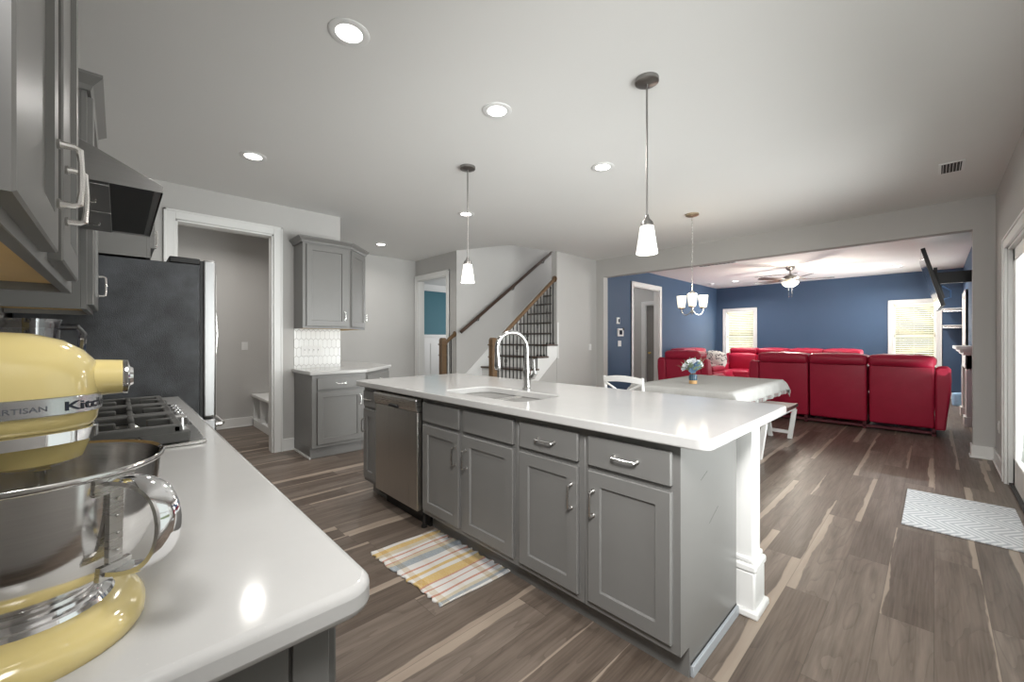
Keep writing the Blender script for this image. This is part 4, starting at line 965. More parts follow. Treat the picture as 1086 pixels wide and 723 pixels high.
# ------------------------------------------------------------------ living room: sectional sofas
def puff(x0, x1, y0, y1, z0, z1, r=0.05, bulge=0.0, top_r=None):
    """soft cushion block: rounded box, optionally swollen"""
    mb = MB(); mb.box(x0, x1, y0, y1, z0, z1)
    bmesh.ops.bevel(mb.bm, geom=list(mb.bm.edges), offset=r, segments=4, profile=0.6, affect='EDGES', clamp_overlap=True)
    if bulge:
        bmesh.ops.subdivide_edges(mb.bm, edges=[e for e in mb.bm.edges if e.calc_length() > 0.12], cuts=5, use_grid_fill=True)
        cx, cy, cz = (x0 + x1) / 2, (y0 + y1) / 2, (z0 + z1) / 2; hx, hy, hz = (x1 - x0) / 2, (y1 - y0) / 2, (z1 - z0) / 2
        for v in mb.bm.verts:
            u, v_, w_ = (v.co.x - cx) / hx, (v.co.y - cy) / hy, (v.co.z - cz) / hz
            k = lambda a, b: max(0, 1 - a * a) * max(0, 1 - b * b)
            v.co.x += bulge * u * k(v_, w_); v.co.y += bulge * v_ * k(u, w_); v.co.z += bulge * w_ * k(u, v_)
            v.co.z += 0.004 * math.sin(37 * v.co.x + 5 * v.co.y) * abs(w_)
    return mb
def seat_unit(t, x0, x1, back=True):
    """one recliner seat; local: back towards -y at y=0, faces +y, floor z=0"""
    g_ = 0.006
    mb = MB()
    mb.hexa([(x0 + g_, 0.02, 0.10), (x1 - g_, 0.02, 0.10), (x1 - g_, 0.22, 0.10), (x0 + g_, 0.22, 0.10), (x0 + g_, -0.015, 0.93), (x1 - g_, -0.015, 0.93), (x1 - g_, 0.20, 0.93), (x0 + g_, 0.20, 0.93)])
    bmesh.ops.bevel(mb.bm, geom=list(mb.bm.edges), offset=0.028, segments=3, profile=0.6, affect='EDGES')
    mb.build('back_panel', 'leather', t, ang=60)
    puff(x0 + g_ * 0.5, x1 - g_ * 0.5, -0.05, 0.30, 0.885, 1.035, 0.06, 0.02).build('headrest', 'leather', t, ang=60)
    puff(x0 + g_, x1 - g_, 0.15, 0.36, 0.48, 0.90, 0.07, 0.03).build('back_cushion', 'leather', t, ang=60)
    puff(x0 + g_, x1 - g_, 0.22, 0.93, 0.28, 0.50, 0.06, 0.02).build('seat_cushion', 'leather', t, ang=60)
    puff(x0 + g_, x1 - g_, 0.86, 0.95, 0.08, 0.40, 0.03).build('footrest_panel', 'leather', t, ang=60)
def arm(t, x0, x1, z1=0.66, side=0, y0=0.0, y1=0.92):
    """padded arm whose rear rises beside the back; side=+-1 tapers the outer face inward at the floor"""
    tp = 0.05 * side
    def sec(y, zt):
        a = x0 + (tp if side < 0 else 0) * -1 if side < 0 else x0; b = x1 - (tp if side > 0 else 0)
        lo0 = x0 + (0.05 if side < 0 else 0); lo1 = x1 - (0.05 if side > 0 else 0)
        return [(lo0, y, 0.09), (lo1, y, 0.09), (x1, y, zt * 0.80), (x1 - 0.004, y, zt - 0.04), (x1 - 0.03, y, zt), (x0 + 0.03, y, zt), (x0 + 0.004, y, zt - 0.04), (x0, y, zt * 0.80)]
    mb = MB(); mb.rings([sec(y0, 0.895), sec(y0 + 0.04, 0.91), sec(y0 + 0.16, 0.90), sec(y0 + 0.24, z1 + 0.03), sec(y0 + 0.35, z1), sec(y1 - 0.06, z1), sec(y1, z1 - 0.05)], True)
    return mb.build('arm', 'leather', t, bevel=0.02, seg=2, ang=50)
def base_frame(t, x0, x1, y0=0.03, y1=0.9):
    mb = MB(); mb.box(x0, x1, y0, y0 + 0.05, 0.025, 0.06); mb.box(x0, x1, y1 - 0.05, y1, 0.025, 0.06)
    n = max(2, int((x1 - x0) / 0.6) + 1)
    for k in range(n): q = x0 + (x1 - x0 - 0.04) * k / (n - 1); mb.box(q, q + 0.04, y0, y1, 0.03, 0.10); mb.box(q, q + 0.04, y0, y0 + 0.05, 0, 0.03); mb.box(q, q + 0.04, y1 - 0.05, y1, 0, 0.03)
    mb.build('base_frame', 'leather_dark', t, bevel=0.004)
YB = 7.5
so = thing('reclining_sofa', 'long red leather reclining sofa whose back faces the kitchen', 'sofa', (-1.0, YB, 0))
for a, b in ((-1.985, -1.318), (-1.312, -0.645), (-0.632, 0.012)): seat_unit(so, a + 1.0, b + 1.0)
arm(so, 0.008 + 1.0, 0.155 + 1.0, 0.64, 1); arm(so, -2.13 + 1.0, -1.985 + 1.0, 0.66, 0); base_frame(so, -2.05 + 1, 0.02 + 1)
s2 = thing('recliner', 'red leather recliner at the left with its back behind the table flowers', 'recliner', (-3.2, YB, 0))
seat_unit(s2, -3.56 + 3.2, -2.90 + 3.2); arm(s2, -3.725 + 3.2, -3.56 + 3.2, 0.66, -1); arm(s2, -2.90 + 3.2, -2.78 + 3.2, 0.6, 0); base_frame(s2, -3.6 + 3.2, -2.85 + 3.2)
s3 = thing('reclining_sofa', 'red leather sofa below the far blue wall facing the kitchen', 'sofa', (-2.4, 11.75, 0), PI)
for a, b in ((-1.32, -0.66), (-0.655, 0.0), (0.005, 0.66), (0.665, 1.30)): seat_unit(s3, a, b)
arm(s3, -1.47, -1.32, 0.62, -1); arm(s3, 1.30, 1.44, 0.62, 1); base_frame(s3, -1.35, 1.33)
s4 = thing('sofa_console', 'red leather console section with armrest beside the left recliner', 'console', (-3.35, 8.9, 0))
puff(-0.42, 0.30, -0.35, 0.35, 0.0, 0.60, 0.05).build('body', 'leather', s4, ang=60)
puff(-0.30, 0.28, -0.34, 0.34, 0.585, 0.70, 0.05, 0.01).build('armrest_pad', 'leather', s4, ang=60)
s5 = thing('corner_sofa', 'red leather corner seat of the sectional under the blue left wall', 'sofa', (-4.30, 10.05, 0), -PI / 2)
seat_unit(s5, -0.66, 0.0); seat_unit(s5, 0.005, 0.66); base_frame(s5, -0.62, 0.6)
pl = puff(-0.19, 0.19, -0.07, 0.07, -0.17, 0.17, 0.05, 0.05).build('throw_pillow', 'print', None, ang=60)
tag(pl, 'black and white printed pillow on the red sectional', 'pillow'); pl.location = (-3.34, 9.42, 0.80); pl.rotation_euler = (-0.35, 0.15, 0.35)
bk = B(-0.12, 0.12, -0.09, 0.09, 0, 0.02).build('magazine', 'plastic_white', None, bevel=0.004); tag(bk, 'white magazine lying on the red console seat', 'magazine'); bk.location = (-3.20, 8.72, 0.712); bk.rotation_euler = (0, 0, 0.3)

# ------------------------------------------------------------------ television, mantel, shelves
tv = thing('television', 'wall-mounted flat television on a black swing arm, tilted down', 'television', (0.415, 8.62, 2.12))
def tvm(mb, tilt=-0.24):
    mb.xform(Matrix.Translation((-0.44, 0, -0.02)) @ Matrix.Rotation(math.radians(1.5), 4, 'Z') @ Matrix.Rotation(tilt, 4, 'Y')); return mb
tvm(B(-0.025, 0.02, -0.70, 0.70, -0.41, 0.41)).build('screen_housing', 'black', tv, bevel=0.006)
tvm(B(-0.027, -0.0245, -0.69, 0.69, -0.40, 0.40)).build('screen', 'screen', tv, smooth=False)
tvm(B(0.02, 0.055, -0.40, 0.40, -0.30, 0.12)).build('back_bulge', 'black', tv, bevel=0.015)
am = MB(); am.box(-0.40, -0.02, -0.05, 0.05, -0.06, 0.10); am.box(-0.03, 0.0, -0.22, 0.22, -0.16, 0.16); am.box(-0.42, -0.38, -0.2, 0.2, -0.13, 0.16)
am.build('swing_arm', 'black', tv, bevel=0.004)
MB().tube([(-0.37, -0.1, -0.12), (-0.33, -0.1, -0.20), (-0.30, -0.1, -0.28), (-0.25, -0.08, -0.26), (-0.22, -0.06, -0.16), (-0.1, -0.04, -0.12), (0, -0.02, -0.14)], 0.008, 8).build('cable', 'bluecable', tv) if False else None
M['bluecable'] = plain('blue_cable', (0.12, 0.22, 0.42), 0.5, 0.1)
MB().tube([(-0.36, -0.1, -0.10), (-0.35, -0.1, -0.20), (-0.31, -0.1, -0.29), (-0.25, -0.08, -0.27), (-0.25, -0.06, -0.17), (-0.33, -0.04, -0.10)], 0.011, 8).build('cable', 'bluecable', tv)
fp = thing('fireplace', 'white fireplace mantel with dark firebox on the right blue wall', 'fireplace', (0.42, 9.45, 0))
B(-0.20, 0, -0.85, 0.85, 1.10, 1.15).build('mantel_shelf', 'trim', fp, bevel=0.006)
mf = MB(); mf.box(-0.10, 0, -0.72, -0.46, 0.0, 1.02); mf.box(-0.10, 0, 0.46, 0.72, 0, 1.02); mf.box(-0.10, 0, -0.72, 0.72, 0.82, 1.02); mf.box(-0.13, 0, -0.76, 0.76, 1.02, 1.06); mf.box(-0.16, 0, -0.80, 0.80, 1.06, 1.10); mf.box(-0.12, 0, -0.74, -0.44, 0, 0.14); mf.box(-0.12, 0, 0.44, 0.74, 0, 0.14)
mf.build('surround', 'trim', fp, bevel=0.004)
B(-0.06, 0, -0.46, 0.46, 0.0, 0.82).build('slate_face', plain('gray_slate', (0.16, 0.16, 0.165), 0.4, 0.2), fp, smooth=False)
B(-0.07, -0.02, -0.36, 0.36, 0.06, 0.70).build('firebox', 'black', fp, bevel=0.004)
for i, z in enumerate((1.875, 1.53)):
    shf = thing('corner_shelf', ('upper' if i == 0 else 'lower') + ' thin white floating shelf between the far window and right wall', 'shelf', (0.42, 12.40, z), 0, None)
    B(-0.30, 0.0, -0.18, 0.17, 0, 0.018).build('board', 'trim', shf, bevel=0.003)
    B(-0.29, -0.01, 0.15, 0.17, -0.04, 0.0).build('bracket', 'nickel', shf, bevel=0.002)
bag = puff(-0.07, 0.07, -0.07, 0.07, 0.0, 0.24, 0.035, 0.01).build('fabric_bag', 'bluebag', None, ang=60); tag(bag, 'small light blue fabric bag on the floor in the far right corner', 'bag'); bag.location = (0.31, 11.4, 0.0)

# ------------------------------------------------------------------ dining: table, cloth, bench, chair, flowers
TX0, TX1, TY0, TY1, TZ = -2.34, -1.30, 4.10, 5.92, 0.745
tb = thing('dining_table', 'white dining table under a linen cloth, behind the island', 'table', (-1.82, 5.01, 0))
B(-0.51, 0.51, -0.90, 0.90, TZ - 0.035, TZ).build('tabletop', 'trim', tb, bevel=0.006)
B(-0.30, 0.30, -0.66, 0.66, TZ - 0.10, TZ - 0.035).build('apron', 'trim', tb, bevel=0.003)
for sx in (-1, 1):
    for sy in (-1, 1):
        MB().lathe([(0.03, 0), (0.035, 0.06), (0.03, 0.10), (0.045, 0.35), (0.05, 0.55), (0.035, 0.58), (0.05, 0.60), (0.05, TZ - 0.035)], (sx * 0.22, sy * 0.55, 0), 16).build('leg', 'trim', tb)
cm = MB(); nx, ny = 40, 64; drop = 0.135
hx, hy = (TX1 - TX0) / 2, (TY1 - TY0) / 2; ex, ey = hx + drop, hy + drop
def clothp(u, v):
    x, y = u * ex, v * ey; dx, dy = max(0, abs(x) - hx), max(0, abs(y) - hy)
    d = max(dx, dy) if (dx == 0 or dy == 0) else math.hypot(dx, dy) * 0.92
    z = TZ + 0.006 - d * 0.97
    wv = 0.010 * math.sin(y * 21 + x * 3) * min(1, dx / 0.06) ; wv2 = 0.010 * math.sin(x * 23 + y * 2) * min(1, dy / 0.06)
    px = math.copysign(min(abs(x), hx) + 0.018 * min(1, dx / 0.03) + (wv if dx > 0 else 0) + 0.05 * (dx / drop) * (1 if dy > 0 else 0.15), x)
    py = math.copysign(min(abs(y), hy) + 0.018 * min(1, dy / 0.03) + (wv2 if dy > 0 else 0) + 0.05 * (dy / drop) * (1 if dx > 0 else 0.15), y)
    return (px, py, z)
def axis_pts(h, e_, n):
    a = [-e_ + (e_ - h) * k / 5 for k in range(5)]; b = [-h + 2 * h * k / n for k in range(n + 1)]
    return a + b + [-q for q in reversed(a)]
us, vs2 = axis_pts(hx, ex, 20), axis_pts(hy, ey, 44)
grid = [[cm.bm.verts.new(clothp(u / ex, v / ey)) for u in us] for v in vs2]
for j in range(len(vs2) - 1):
    for i in range(len(us) - 1): cm.bm.faces.new((grid[j][i], grid[j][i + 1], grid[j + 1][i + 1], grid[j + 1][i]))
tc = thing('tablecloth', 'linen tablecloth with tasselled hem draped over the dining table', 'tablecloth', (-1.82, 5.01, 0))
cm.build('cloth', 'cloth', tc, ang=180, solid=0.003)
ts = MB()
def tass(x, y, z): ts.tube([(x, y, z + 0.004), (x, y, z - 0.010), (x, y, z - 0.04)], [0.003, 0.005, 0.0045], 6)
n = 70
for k in range(n + 1):
    q = -1 + 2 * k / n
    for sx in (-1, 1): tass(*clothp(sx, q))
    if k % 2 == 0:
        for sy in (-1, 1): tass(*clothp(q, sy))
ts.build('tassels', 'cloth', tc)
vt = thing('flower_vase', 'small vase of white and blue flowers on the dining table', 'flowers', (-1.875, 4.63, 0.751))
MB().lathe([(0.040, 0.0), (0.043, 0.003), (0.043, 0.04)], (0, 0, 0), 24, cap1=True).build('wood_base', 'bambu', vt)
g = G('blue_ribbed_glass'); s_ = g.sep(g.coord()); an = g.math('ARCTAN2', s_[1], s_[0]); k_ = g.math('FRACT', g.math('MULTIPLY', an, 2.2))
g.set(color=g.mix(g.maprange(k_, 0.4, 0.55), (0.02, 0.04, 0.07), (0.08, 0.15, 0.21)), rough=0.12); M['vaseglass'] = g.m
MB().lathe([(0.042, 0.04), (0.044, 0.06), (0.043, 0.09), (0.036, 0.10), (0.036, 0.105), (0.030, 0.10)], (0, 0, 0), 24).build('glass_body', 'vaseglass', vt)
def bloom(c, r, m, lean):
    mb = MB(); c = Vector(c)
    for layer, (n, rr, tl) in enumerate(((5, 0.35, 1.1), (7, 0.7, 0.75), (8, 1.0, 0.35))):
        for k in range(n):
            a = 2 * PI * k / n + layer * 0.4; ux, uy = math.cos(a), math.sin(a)
            pts = []
            for q, wdt in ((0.1, 0.15), (0.5, 0.45), (0.85, 0.42), (1.0, 0.12)):
                rad = r * rr * q * math.cos(tl * (1 - 0.4 * q)) + 0.1 * r; h = r * rr * q * math.sin(tl) * 0.9
                for s_ in (-1, 1): pts.append(Vector((ux * rad - uy * s_ * wdt * r * 0.8, uy * rad + ux * s_ * wdt * r * 0.8, h)))
            vs_ = [mb.bm.verts.new(p) for p in pts]
            for q in range(3): mb.bm.faces.new((vs_[2 * q], vs_[2 * q + 1], vs_[2 * q + 3], vs_[2 * q + 2]))
    mb.sphere((0, 0, r * 0.2), r * 0.25, seg=8, rin=6)
    mb.xform(Matrix.Translation(c) @ Vector((0, 0, 1)).rotation_difference(Vector(lean).normalized()).to_matrix().to_4x4())
    return mb.build('blossom', m, vt, ang=60)
for c, r, m, ln in (((-0.055, -0.045, 0.19), 0.062, 'petal_white', (-0.6, -0.7, 0.5)), ((0.0, -0.05, 0.235), 0.060, 'petal_white', (-0.1, -0.6, 0.9)), ((0.035, -0.03, 0.205), 0.055, 'petal_blue', (0.5, -0.7, 0.6)), ((-0.03, 0.03, 0.255), 0.05, 'petal_blue', (-0.3, 0.1, 1)), ((0.06, 0.02, 0.225), 0.045, 'petal_white', (0.8, -0.1, 0.6)), ((0.02, -0.055, 0.16), 0.042, 'petal_blue', (0.2, -0.9, 0.3))): bloom(c, r, m, ln)
lf = MB()
for k in range(22):
    a = 2 * PI * k / 22 + random.random() * 0.4; el = 0.3 + random.random() * 0.9; L = 0.13 + 0.08 * random.random(); d_ = Vector((math.cos(a) * math.cos(el), math.sin(a) * math.cos(el), math.sin(el))); b0 = Vector((0, 0, 0.12)) + d_ * 0.03
    sd_ = d_.cross(Vector((0, 0, 1))).normalized() * 0.022; q0, q1, q2 = b0, b0 + d_ * L * 0.5, b0 + d_ * L + Vector((0, 0, -0.015))
    lf.quad(q0, q1 - sd_, q2, q1 + sd_)
lf.build('leaves', 'leaf', vt)
sm_ = MB()
for k in range(7): a = k * 0.9; sm_.tube([(0.01 * math.cos(a), 0.01 * math.sin(a), 0.05), (0.04 * math.cos(a), 0.04 * math.sin(a), 0.20)], 0.0022, 5)
sm_.build('stems', 'leaf', vt)
# bench
be = thing('dining_bench', 'bench with red-brown top and white trestle legs beside the table', 'bench', (-1.37, 5.30, 0))
B(-0.18, 0.18, -1.0, 0.87, 0.40, 0.44).build('seat', 'benchtop', be, bevel=0.004)
B(-0.165, 0.165, -0.97, 0.84, 0.372, 0.40).build('apron', 'trim', be, bevel=0.003)
for y in (-0.50, 0.80):
    for sx in (-1, 1):
        MB().hexa([(sx * 0.105 - 0.025, y - 0.025, 0.0), (sx * 0.105 + 0.025, y - 0.025, 0.0), (sx * 0.105 + 0.025, y + 0.025, 0.0), (sx * 0.105 - 0.025, y + 0.025, 0.0), (sx * 0.155 - 0.025, y - 0.025, 0.372), (sx * 0.155 + 0.025, y - 0.025, 0.372), (sx * 0.155 + 0.025, y + 0.025, 0.372), (sx * 0.155 - 0.025, y + 0.025, 0.372)]).xform(Matrix.Identity(4)).build('leg', 'trim', be, bevel=0.003)
    B(-0.10, 0.10, y - 0.02, y + 0.02, 0.06, 0.10).build('stretcher', 'trim', be, bevel=0.003)
# chair
chr_ = thing('dining_chair', 'white cross-back dining chair at the island end of the table', 'chair', (-2.32, 3.92, 0))
B(-0.235, 0.235, 0.0, 0.44, 0.43, 0.465).build('seat', 'trim', chr_, bevel=0.012, seg=3)
for sx in (-1, 1):
    MB().tube([(sx * 0.215, 0.02, 0.0), (sx * 0.215, 0.02, 0.45), (sx * 0.222, 0.0, 0.65), (sx * 0.228, -0.03, 0.845)], [0.018, 0.021, 0.019, 0.016], 10).build('rear_leg', 'trim', chr_)
    MB().tube([(sx * 0.205, 0.40, 0.0), (sx * 0.205, 0.40, 0.43)], [0.016, 0.021], 10).build('front_leg', 'trim', chr_)
    B(sx * 0.205 - 0.01, sx * 0.205 + 0.01, 0.03, 0.39, 0.20, 0.225).build('stretcher', 'trim', chr_, bevel=0.003)
tr_ = MB(); tr_.rings([[(x, -0.03 - 0.02 * (1 - (x / 0.23) ** 2) - 0.011, 0.775 + 0.02 * (1 - (x / 0.23) ** 2)), (x, -0.03 - 0.02 * (1 - (x / 0.23) ** 2) + 0.011, 0.775 + 0.02 * (1 - (x / 0.23) ** 2)), (x, -0.03 - 0.02 * (1 - (x / 0.23) ** 2) + 0.011, 0.835 + 0.025 * (1 - (x / 0.23) ** 2)), (x, -0.03 - 0.02 * (1 - (x / 0.23) ** 2) - 0.011, 0.835 + 0.025 * (1 - (x / 0.23) ** 2))] for x in [-0.225 + 0.45 * k / 12 for k in range(13)]], True)
tr_.build('top_rail', 'trim', chr_, bevel=0.003)
for s_ in (-1, 1):
    MB().tube([(s_ * 0.21, 0.005, 0.50), (s_ * 0.10, -0.012 - 0.006 * s_, 0.585), (0, -0.02 - 0.012 * s_, 0.655), (-s_ * 0.10, -0.03 - 0.006 * s_, 0.72), (-s_ * 0.21, -0.028, 0.775)], 0.0115, 8).build('cross_slat', 'trim', chr_)
B(-0.21, 0.21, -0.006, 0.014, 0.49, 0.52).build('lower_rail', 'trim', chr_, bevel=0.003)

# ------------------------------------------------------------------ rugs
rg = MB(); nx, ny = 96, 40; rows = []
for j in range(ny + 1):
    v = -0.5 + j / ny; row = []
    for i in range(nx + 1):
        u = -0.5 + i / nx; edge = max(0, abs(v) - 0.40) / 0.10
        x = u * 0.685; y = v * 0.435 + 0.012 * math.copysign(1, v) * edge * math.sin(u * 60 + 3 * math.sin(u * 17)) * (1.0 if v > 0 else 0.5)
        z = 0.009 + 0.0035 * edge * math.sin(u * 70) + 0.0015 * math.sin(u * 21 + v * 9)
        sk_ = 0.02 * v
        row.append(rg.bm.verts.new((x + sk_, y + 0.012 * math.sin(u * 3), z)))
    rows.append(row)
for j in range(ny):
    for i in range(nx): rg.bm.faces.new((rows[j][i], rows[j][i + 1], rows[j + 1][i + 1], rows[j + 1][i]))
rgo = rg.build('kitchen_rug', 'plaid', None, ang=180, solid=0.007); rgo.location = (-1.922, 1.280, 0); rgo.modifiers['solidify'].offset = -1
tag(rgo, 'plaid cotton rug in orange, white and blue on the floor before the sink', 'rug')
mt = B(-0.275, 0.29, -0.455, 0.455, 0.0, 0.010).build('door_mat', 'chevron', None, bevel=0.003); mt.location = (0.122, 4.245, 0.001); mt.rotation_euler = (0, 0, 0)
tag(mt, 'gray and white chevron mat on the floor by the patio door', 'mat')

# ------------------------------------------------------------------ cooktop
ck = thing('gas_cooktop', 'stainless gas cooktop with black cast iron grates set in the counter', 'cooktop', (-2.05, -0.06, 0.915))
def rr_(x0, x1, y0, y1, z0, z1): return MB().prism(rnd_rect(x0, x1, y0, y1, 0.015, 3), 'z', z0, z1)
rr_(-0.455, 0.455, -0.255, 0.262, 0.0, 0.010).build('tray', 'steel_h', ck, bevel=0.003)
B(-0.43, 0.43, -0.235, 0.175, 0.009, 0.0115).build('burner_well', 'screen', ck, smooth=False)
for k, x in enumerate((-0.30, 0.0, 0.30)):
    gr_ = MB(); x0, x1, y0, y1 = x - 0.146, x + 0.146, -0.235, 0.195
    for xx in (x0 + 0.013, x1 - 0.013):   # arched side runners with solid feet
        gr_.box(xx - 0.013, xx + 0.013, y0 - 0.006, y1 + 0.004, 0.040, 0.068)
        for ya_, yb_, la, lb in ((y0 - 0.006, y0 + 0.045, 0.0, 0.025), (y1 - 0.07, y1 + 0.026, -0.03, 0.0)):
            gr_.hexa([(xx - 0.014, ya_, 0.012), (xx + 0.014, ya_, 0.012), (xx + 0.014, yb_, 0.012), (xx - 0.014, yb_, 0.012), (xx - 0.013, ya_ + la, 0.046), (xx + 0.013, ya_ + la, 0.046), (xx + 0.013, yb_ + lb, 0.046), (xx - 0.013, yb_ + lb, 0.046)])
    for yy in (y0 + 0.02, y1 - 0.005): gr_.box(x0, x1, yy - 0.012, yy + 0.012, 0.042, 0.066)
    gr_.box(x0, x1, -0.02 - 0.011, -0.02 + 0.011, 0.040, 0.066)
    for yc_ in (-0.125, 0.088):
        for a_ in range(4):
            t_ = a_ * PI / 2 + PI / 4 * 0
            ux_, uy_ = math.cos(t_), math.sin(t_); r0_, r1_ = 0.035, 0.10 if ux_ == 0 or abs(uy_) > 0.5 else 0.135
            p0_, p1_ = (x + ux_ * r0_, yc_ + uy_ * r0_), (x + ux_ * r1_, yc_ + uy_ * r1_); w0_ = 0.008
            gr_.box(min(p0_[0], p1_[0]) - w0_ * abs(uy_), max(p0_[0], p1_[0]) + w0_ * abs(uy_), min(p0_[1], p1_[1]) - w0_ * abs(ux_), max(p0_[1], p1_[1]) + w0_ * abs(ux_), 0.046, 0.070)
    gr_.build('grate', 'castiron', ck, bevel=0.005)
    for yy in (-0.125, 0.088):
        MB().lathe([(0.055, 0.010), (0.05, 0.016), (0.045, 0.018), (0.045, 0.028), (0.03, 0.031), (0.03, 0.034)], (x, yy, 0), 20).build('burner', 'steel_h', ck)
for k in range(5):
    x = -0.16 + k * 0.08; kb = MB(); kb.lathe([(0.020, 0.010), (0.020, 0.016), (0.017, 0.018), (0.016, 0.045), (0.013, 0.048)], (x, 0.222, 0), 18); kb.box(x - 0.004, x + 0.004, 0.205, 0.239, 0.045, 0.056)
    kb.build('knob', 'chrome', ck)

# ------------------------------------------------------------------ stand mixer (faces +Y)
MX, MY, MZ = -0.685, -0.071, 0.915
mx = thing('stand_mixer', 'pale yellow stand mixer with steel bowl on the near counter', 'stand mixer', (MX, MY, MZ))
def outline(w_, yf, yr, z, n=40, pw=2.5, yc=-0.06):
    pts = []
    for k in range(n):
        t = 2 * PI * k / n; c, s_ = math.cos(t), math.sin(t)
        x = w_ * math.copysign(abs(c) ** (2 / pw), c); ry = (yf - yc) if s_ > 0 else (yc - yr)
        y = yc + ry * math.copysign(abs(s_) ** (2 / pw), s_); pts.append((x, y, z))
    return pts
hd_ = MB()
hd_.rings([outline(w_, yf, yr, z) for w_, yf, yr, z in ((0.045, 0.030, -0.235, 0.222), (0.058, 0.048, -0.245, 0.226), (0.0645, 0.0535, -0.252, 0.236), (0.067, 0.055, -0.256, 0.248), (0.0675, 0.0555, -0.258, 0.268), (0.066, 0.054, -0.258, 0.285), (0.062, 0.053, -0.252, 0.300), (0.054, 0.042, -0.24, 0.314), (0.042, 0.026, -0.22, 0.325), (0.026, 0.004, -0.18, 0.332), (0.010, -0.025, -0.12, 0.334))], True)
head = hd_.build('motor_head', 'yellow', mx, ang=80)
def bandr(z0, z1, grow, nm, m, w_=0.0675, yf=0.0555, par=head, yr=-0.258):
    mb = MB(); mb.rings([outline(w_ + g_, yf + g_, yr - g_, z) for z, g_ in ((z0, grow * 0.2), (z0 + 0.001, grow), (z1 - 0.001, grow), (z1, grow * 0.2))], True, False, False)
    return mb.build(nm, m, par, ang=50)
bandr(0.2465, 0.2645, 0.0016, 'trim_band', 'steel_band') if False else None
M['steel_band'] = plain('brushed_aluminium_band', (0.62, 0.63, 0.65), 0.25, 0.04, 30, metal=1.0)
M['letter'] = plain('dark_navy_lettering', (0.015, 0.02, 0.035), 0.4, 0.1)
M['letter_gray'] = plain('dark_gray_lettering', (0.12, 0.13, 0.15), 0.4, 0.1)
band = bandr(0.2465, 0.2655, 0.0016, 'trim_band', 'steel_band')
bandr(0.2145, 0.2285, 0.004, 'planetary_ring', 'chrome', 0.060, 0.050)
MB().lathe([(0.030, 0.180), (0.042, 0.186), (0.047, 0.200), (0.047, 0.226)], (0, 0, 0.008), 28).build('planetary_hub', 'yellow', head)
MB().lathe([(0.0, 0.152), (0.006, 0.152), (0.0065, 0.186)], (0.02, 0.012, 0), 12).build('beater_shaft', 'chrome', head)
MB().tube([(0.010, 0.012, 0.158), (0.030, 0.012, 0.158)], 0.0025, 8).build('shaft_pin', 'chrome', head)
hub = MB().lathe([(0.0235, 0.02), (0.0215, 0.05), (0.0200, 0.0745)], (0, 0, 0.281), 28, 'y'); hub.build('attachment_hub', 'yellow', head)
hc = MB().lathe([(0.0200, 0.0745), (0.0205, 0.0755), (0.0205, 0.079), (0.012, 0.081), (0.010, 0.084), (0.003, 0.0845)], (0, 0, 0.281), 28, 'y'); hc.build('hub_cover', 'chrome', head)
# lettering wraps around the band
ol = outline(0.0675 + 0.0021, 0.0555 + 0.0021, -0.258 - 0.0021, 0.0, 720); side_pts = [Vector(p) for p in ol]
side_pts = [p for p in side_pts if p.x >= -0.02]; side_pts.sort(key=lambda p: math.atan2(p.y + 0.06, max(p.x, -0.02)))
acc = [0.0]
for a, b in zip(side_pts, side_pts[1:]): acc.append(acc[-1] + (b - a).length)
def at_s(s_):
    import bisect
    i = max(1, min(len(acc) - 1, bisect.bisect(acc, s_))); f_ = (s_ - acc[i - 1]) / max(1e-9, acc[i] - acc[i - 1]); return side_pts[i - 1].lerp(side_pts[i], f_)
def s_of_y(y):
    return min((abs(p.y - y), a) for p, a in zip(side_pts, acc) if p.x > 0)[1]
def lettering(txt, y_start, z, size, m, bold=0.0, width=None):
    cu = bpy.data.curves.new('lettering', 'FONT'); cu.body = txt; cu.size = size; cu.offset = bold; cu.resolution_u = 4
    o = bpy.data.objects.new('lettering', cu); C.objects.link(o); bpy.context.view_layer.update()
    me = bpy.data.meshes.new_from_object(o.evaluated_get(bpy.context.evaluated_depsgraph_get())); bpy.data.objects.remove(o); bpy.data.curves.remove(cu)
    bm = bmesh.new(); bm.from_mesh(me); bpy.data.meshes.remove(me)
    mxx = max(v.co.x for v in bm.verts); k_ = 1.0 if not width else width / mxx; s0 = s_of_y(y_start)
    for v in bm.verts:
        p = at_s(s0 + v.co.x * k_); v.co = Vector((p.x, p.y, z + v.co.y))
    mb = MB(); mb.bm.free(); mb.bm = bm
    return mb.build('lettering', m, head, smooth=False)
lettering('ARTISAN', -0.016, 0.2525, 0.0075, 'letter_gray', 0.0, 0.036)
lettering('KitchenAid', 0.0300, 0.2508, 0.0132, 'letter', 0.00025, 0.100)
bs_ = MB(); bs_.rings([outline(w_, yf, yr, z, 48, 2.2, -0.01) for w_, yf, yr, z in ((0.108, 0.093, -0.26, 0.0), (0.111, 0.096, -0.262, 0.006), (0.110, 0.095, -0.262, 0.016), (0.104, 0.089, -0.255, 0.025), (0.09, 0.075, -0.24, 0.031), (0.07, 0.060, -0.22, 0.033))], True)
bs_.build('base', 'yellow', mx, ang=60)
pdm = MB(); pdm.rings([outline(w_, -0.135 + d_, -0.258, z, 32, 2.6, -0.205) for w_, d_, z in ((0.075, 0.015, 0.028), (0.058, 0.002, 0.06), (0.052, -0.004, 0.13), (0.055, 0.0, 0.20), (0.060, 0.008, 0.235))], True)
pdm.build('pedestal', 'yellow', mx, ang=60)
MB().lathe([(0.066, 0.030), (0.068, 0.034), (0.066, 0.038), (0.060, 0.041), (0.062, 0.046)], (0, 0, 0), 40, cap0=True, cap1=True).build('clamp_plate', 'chrome', mx)
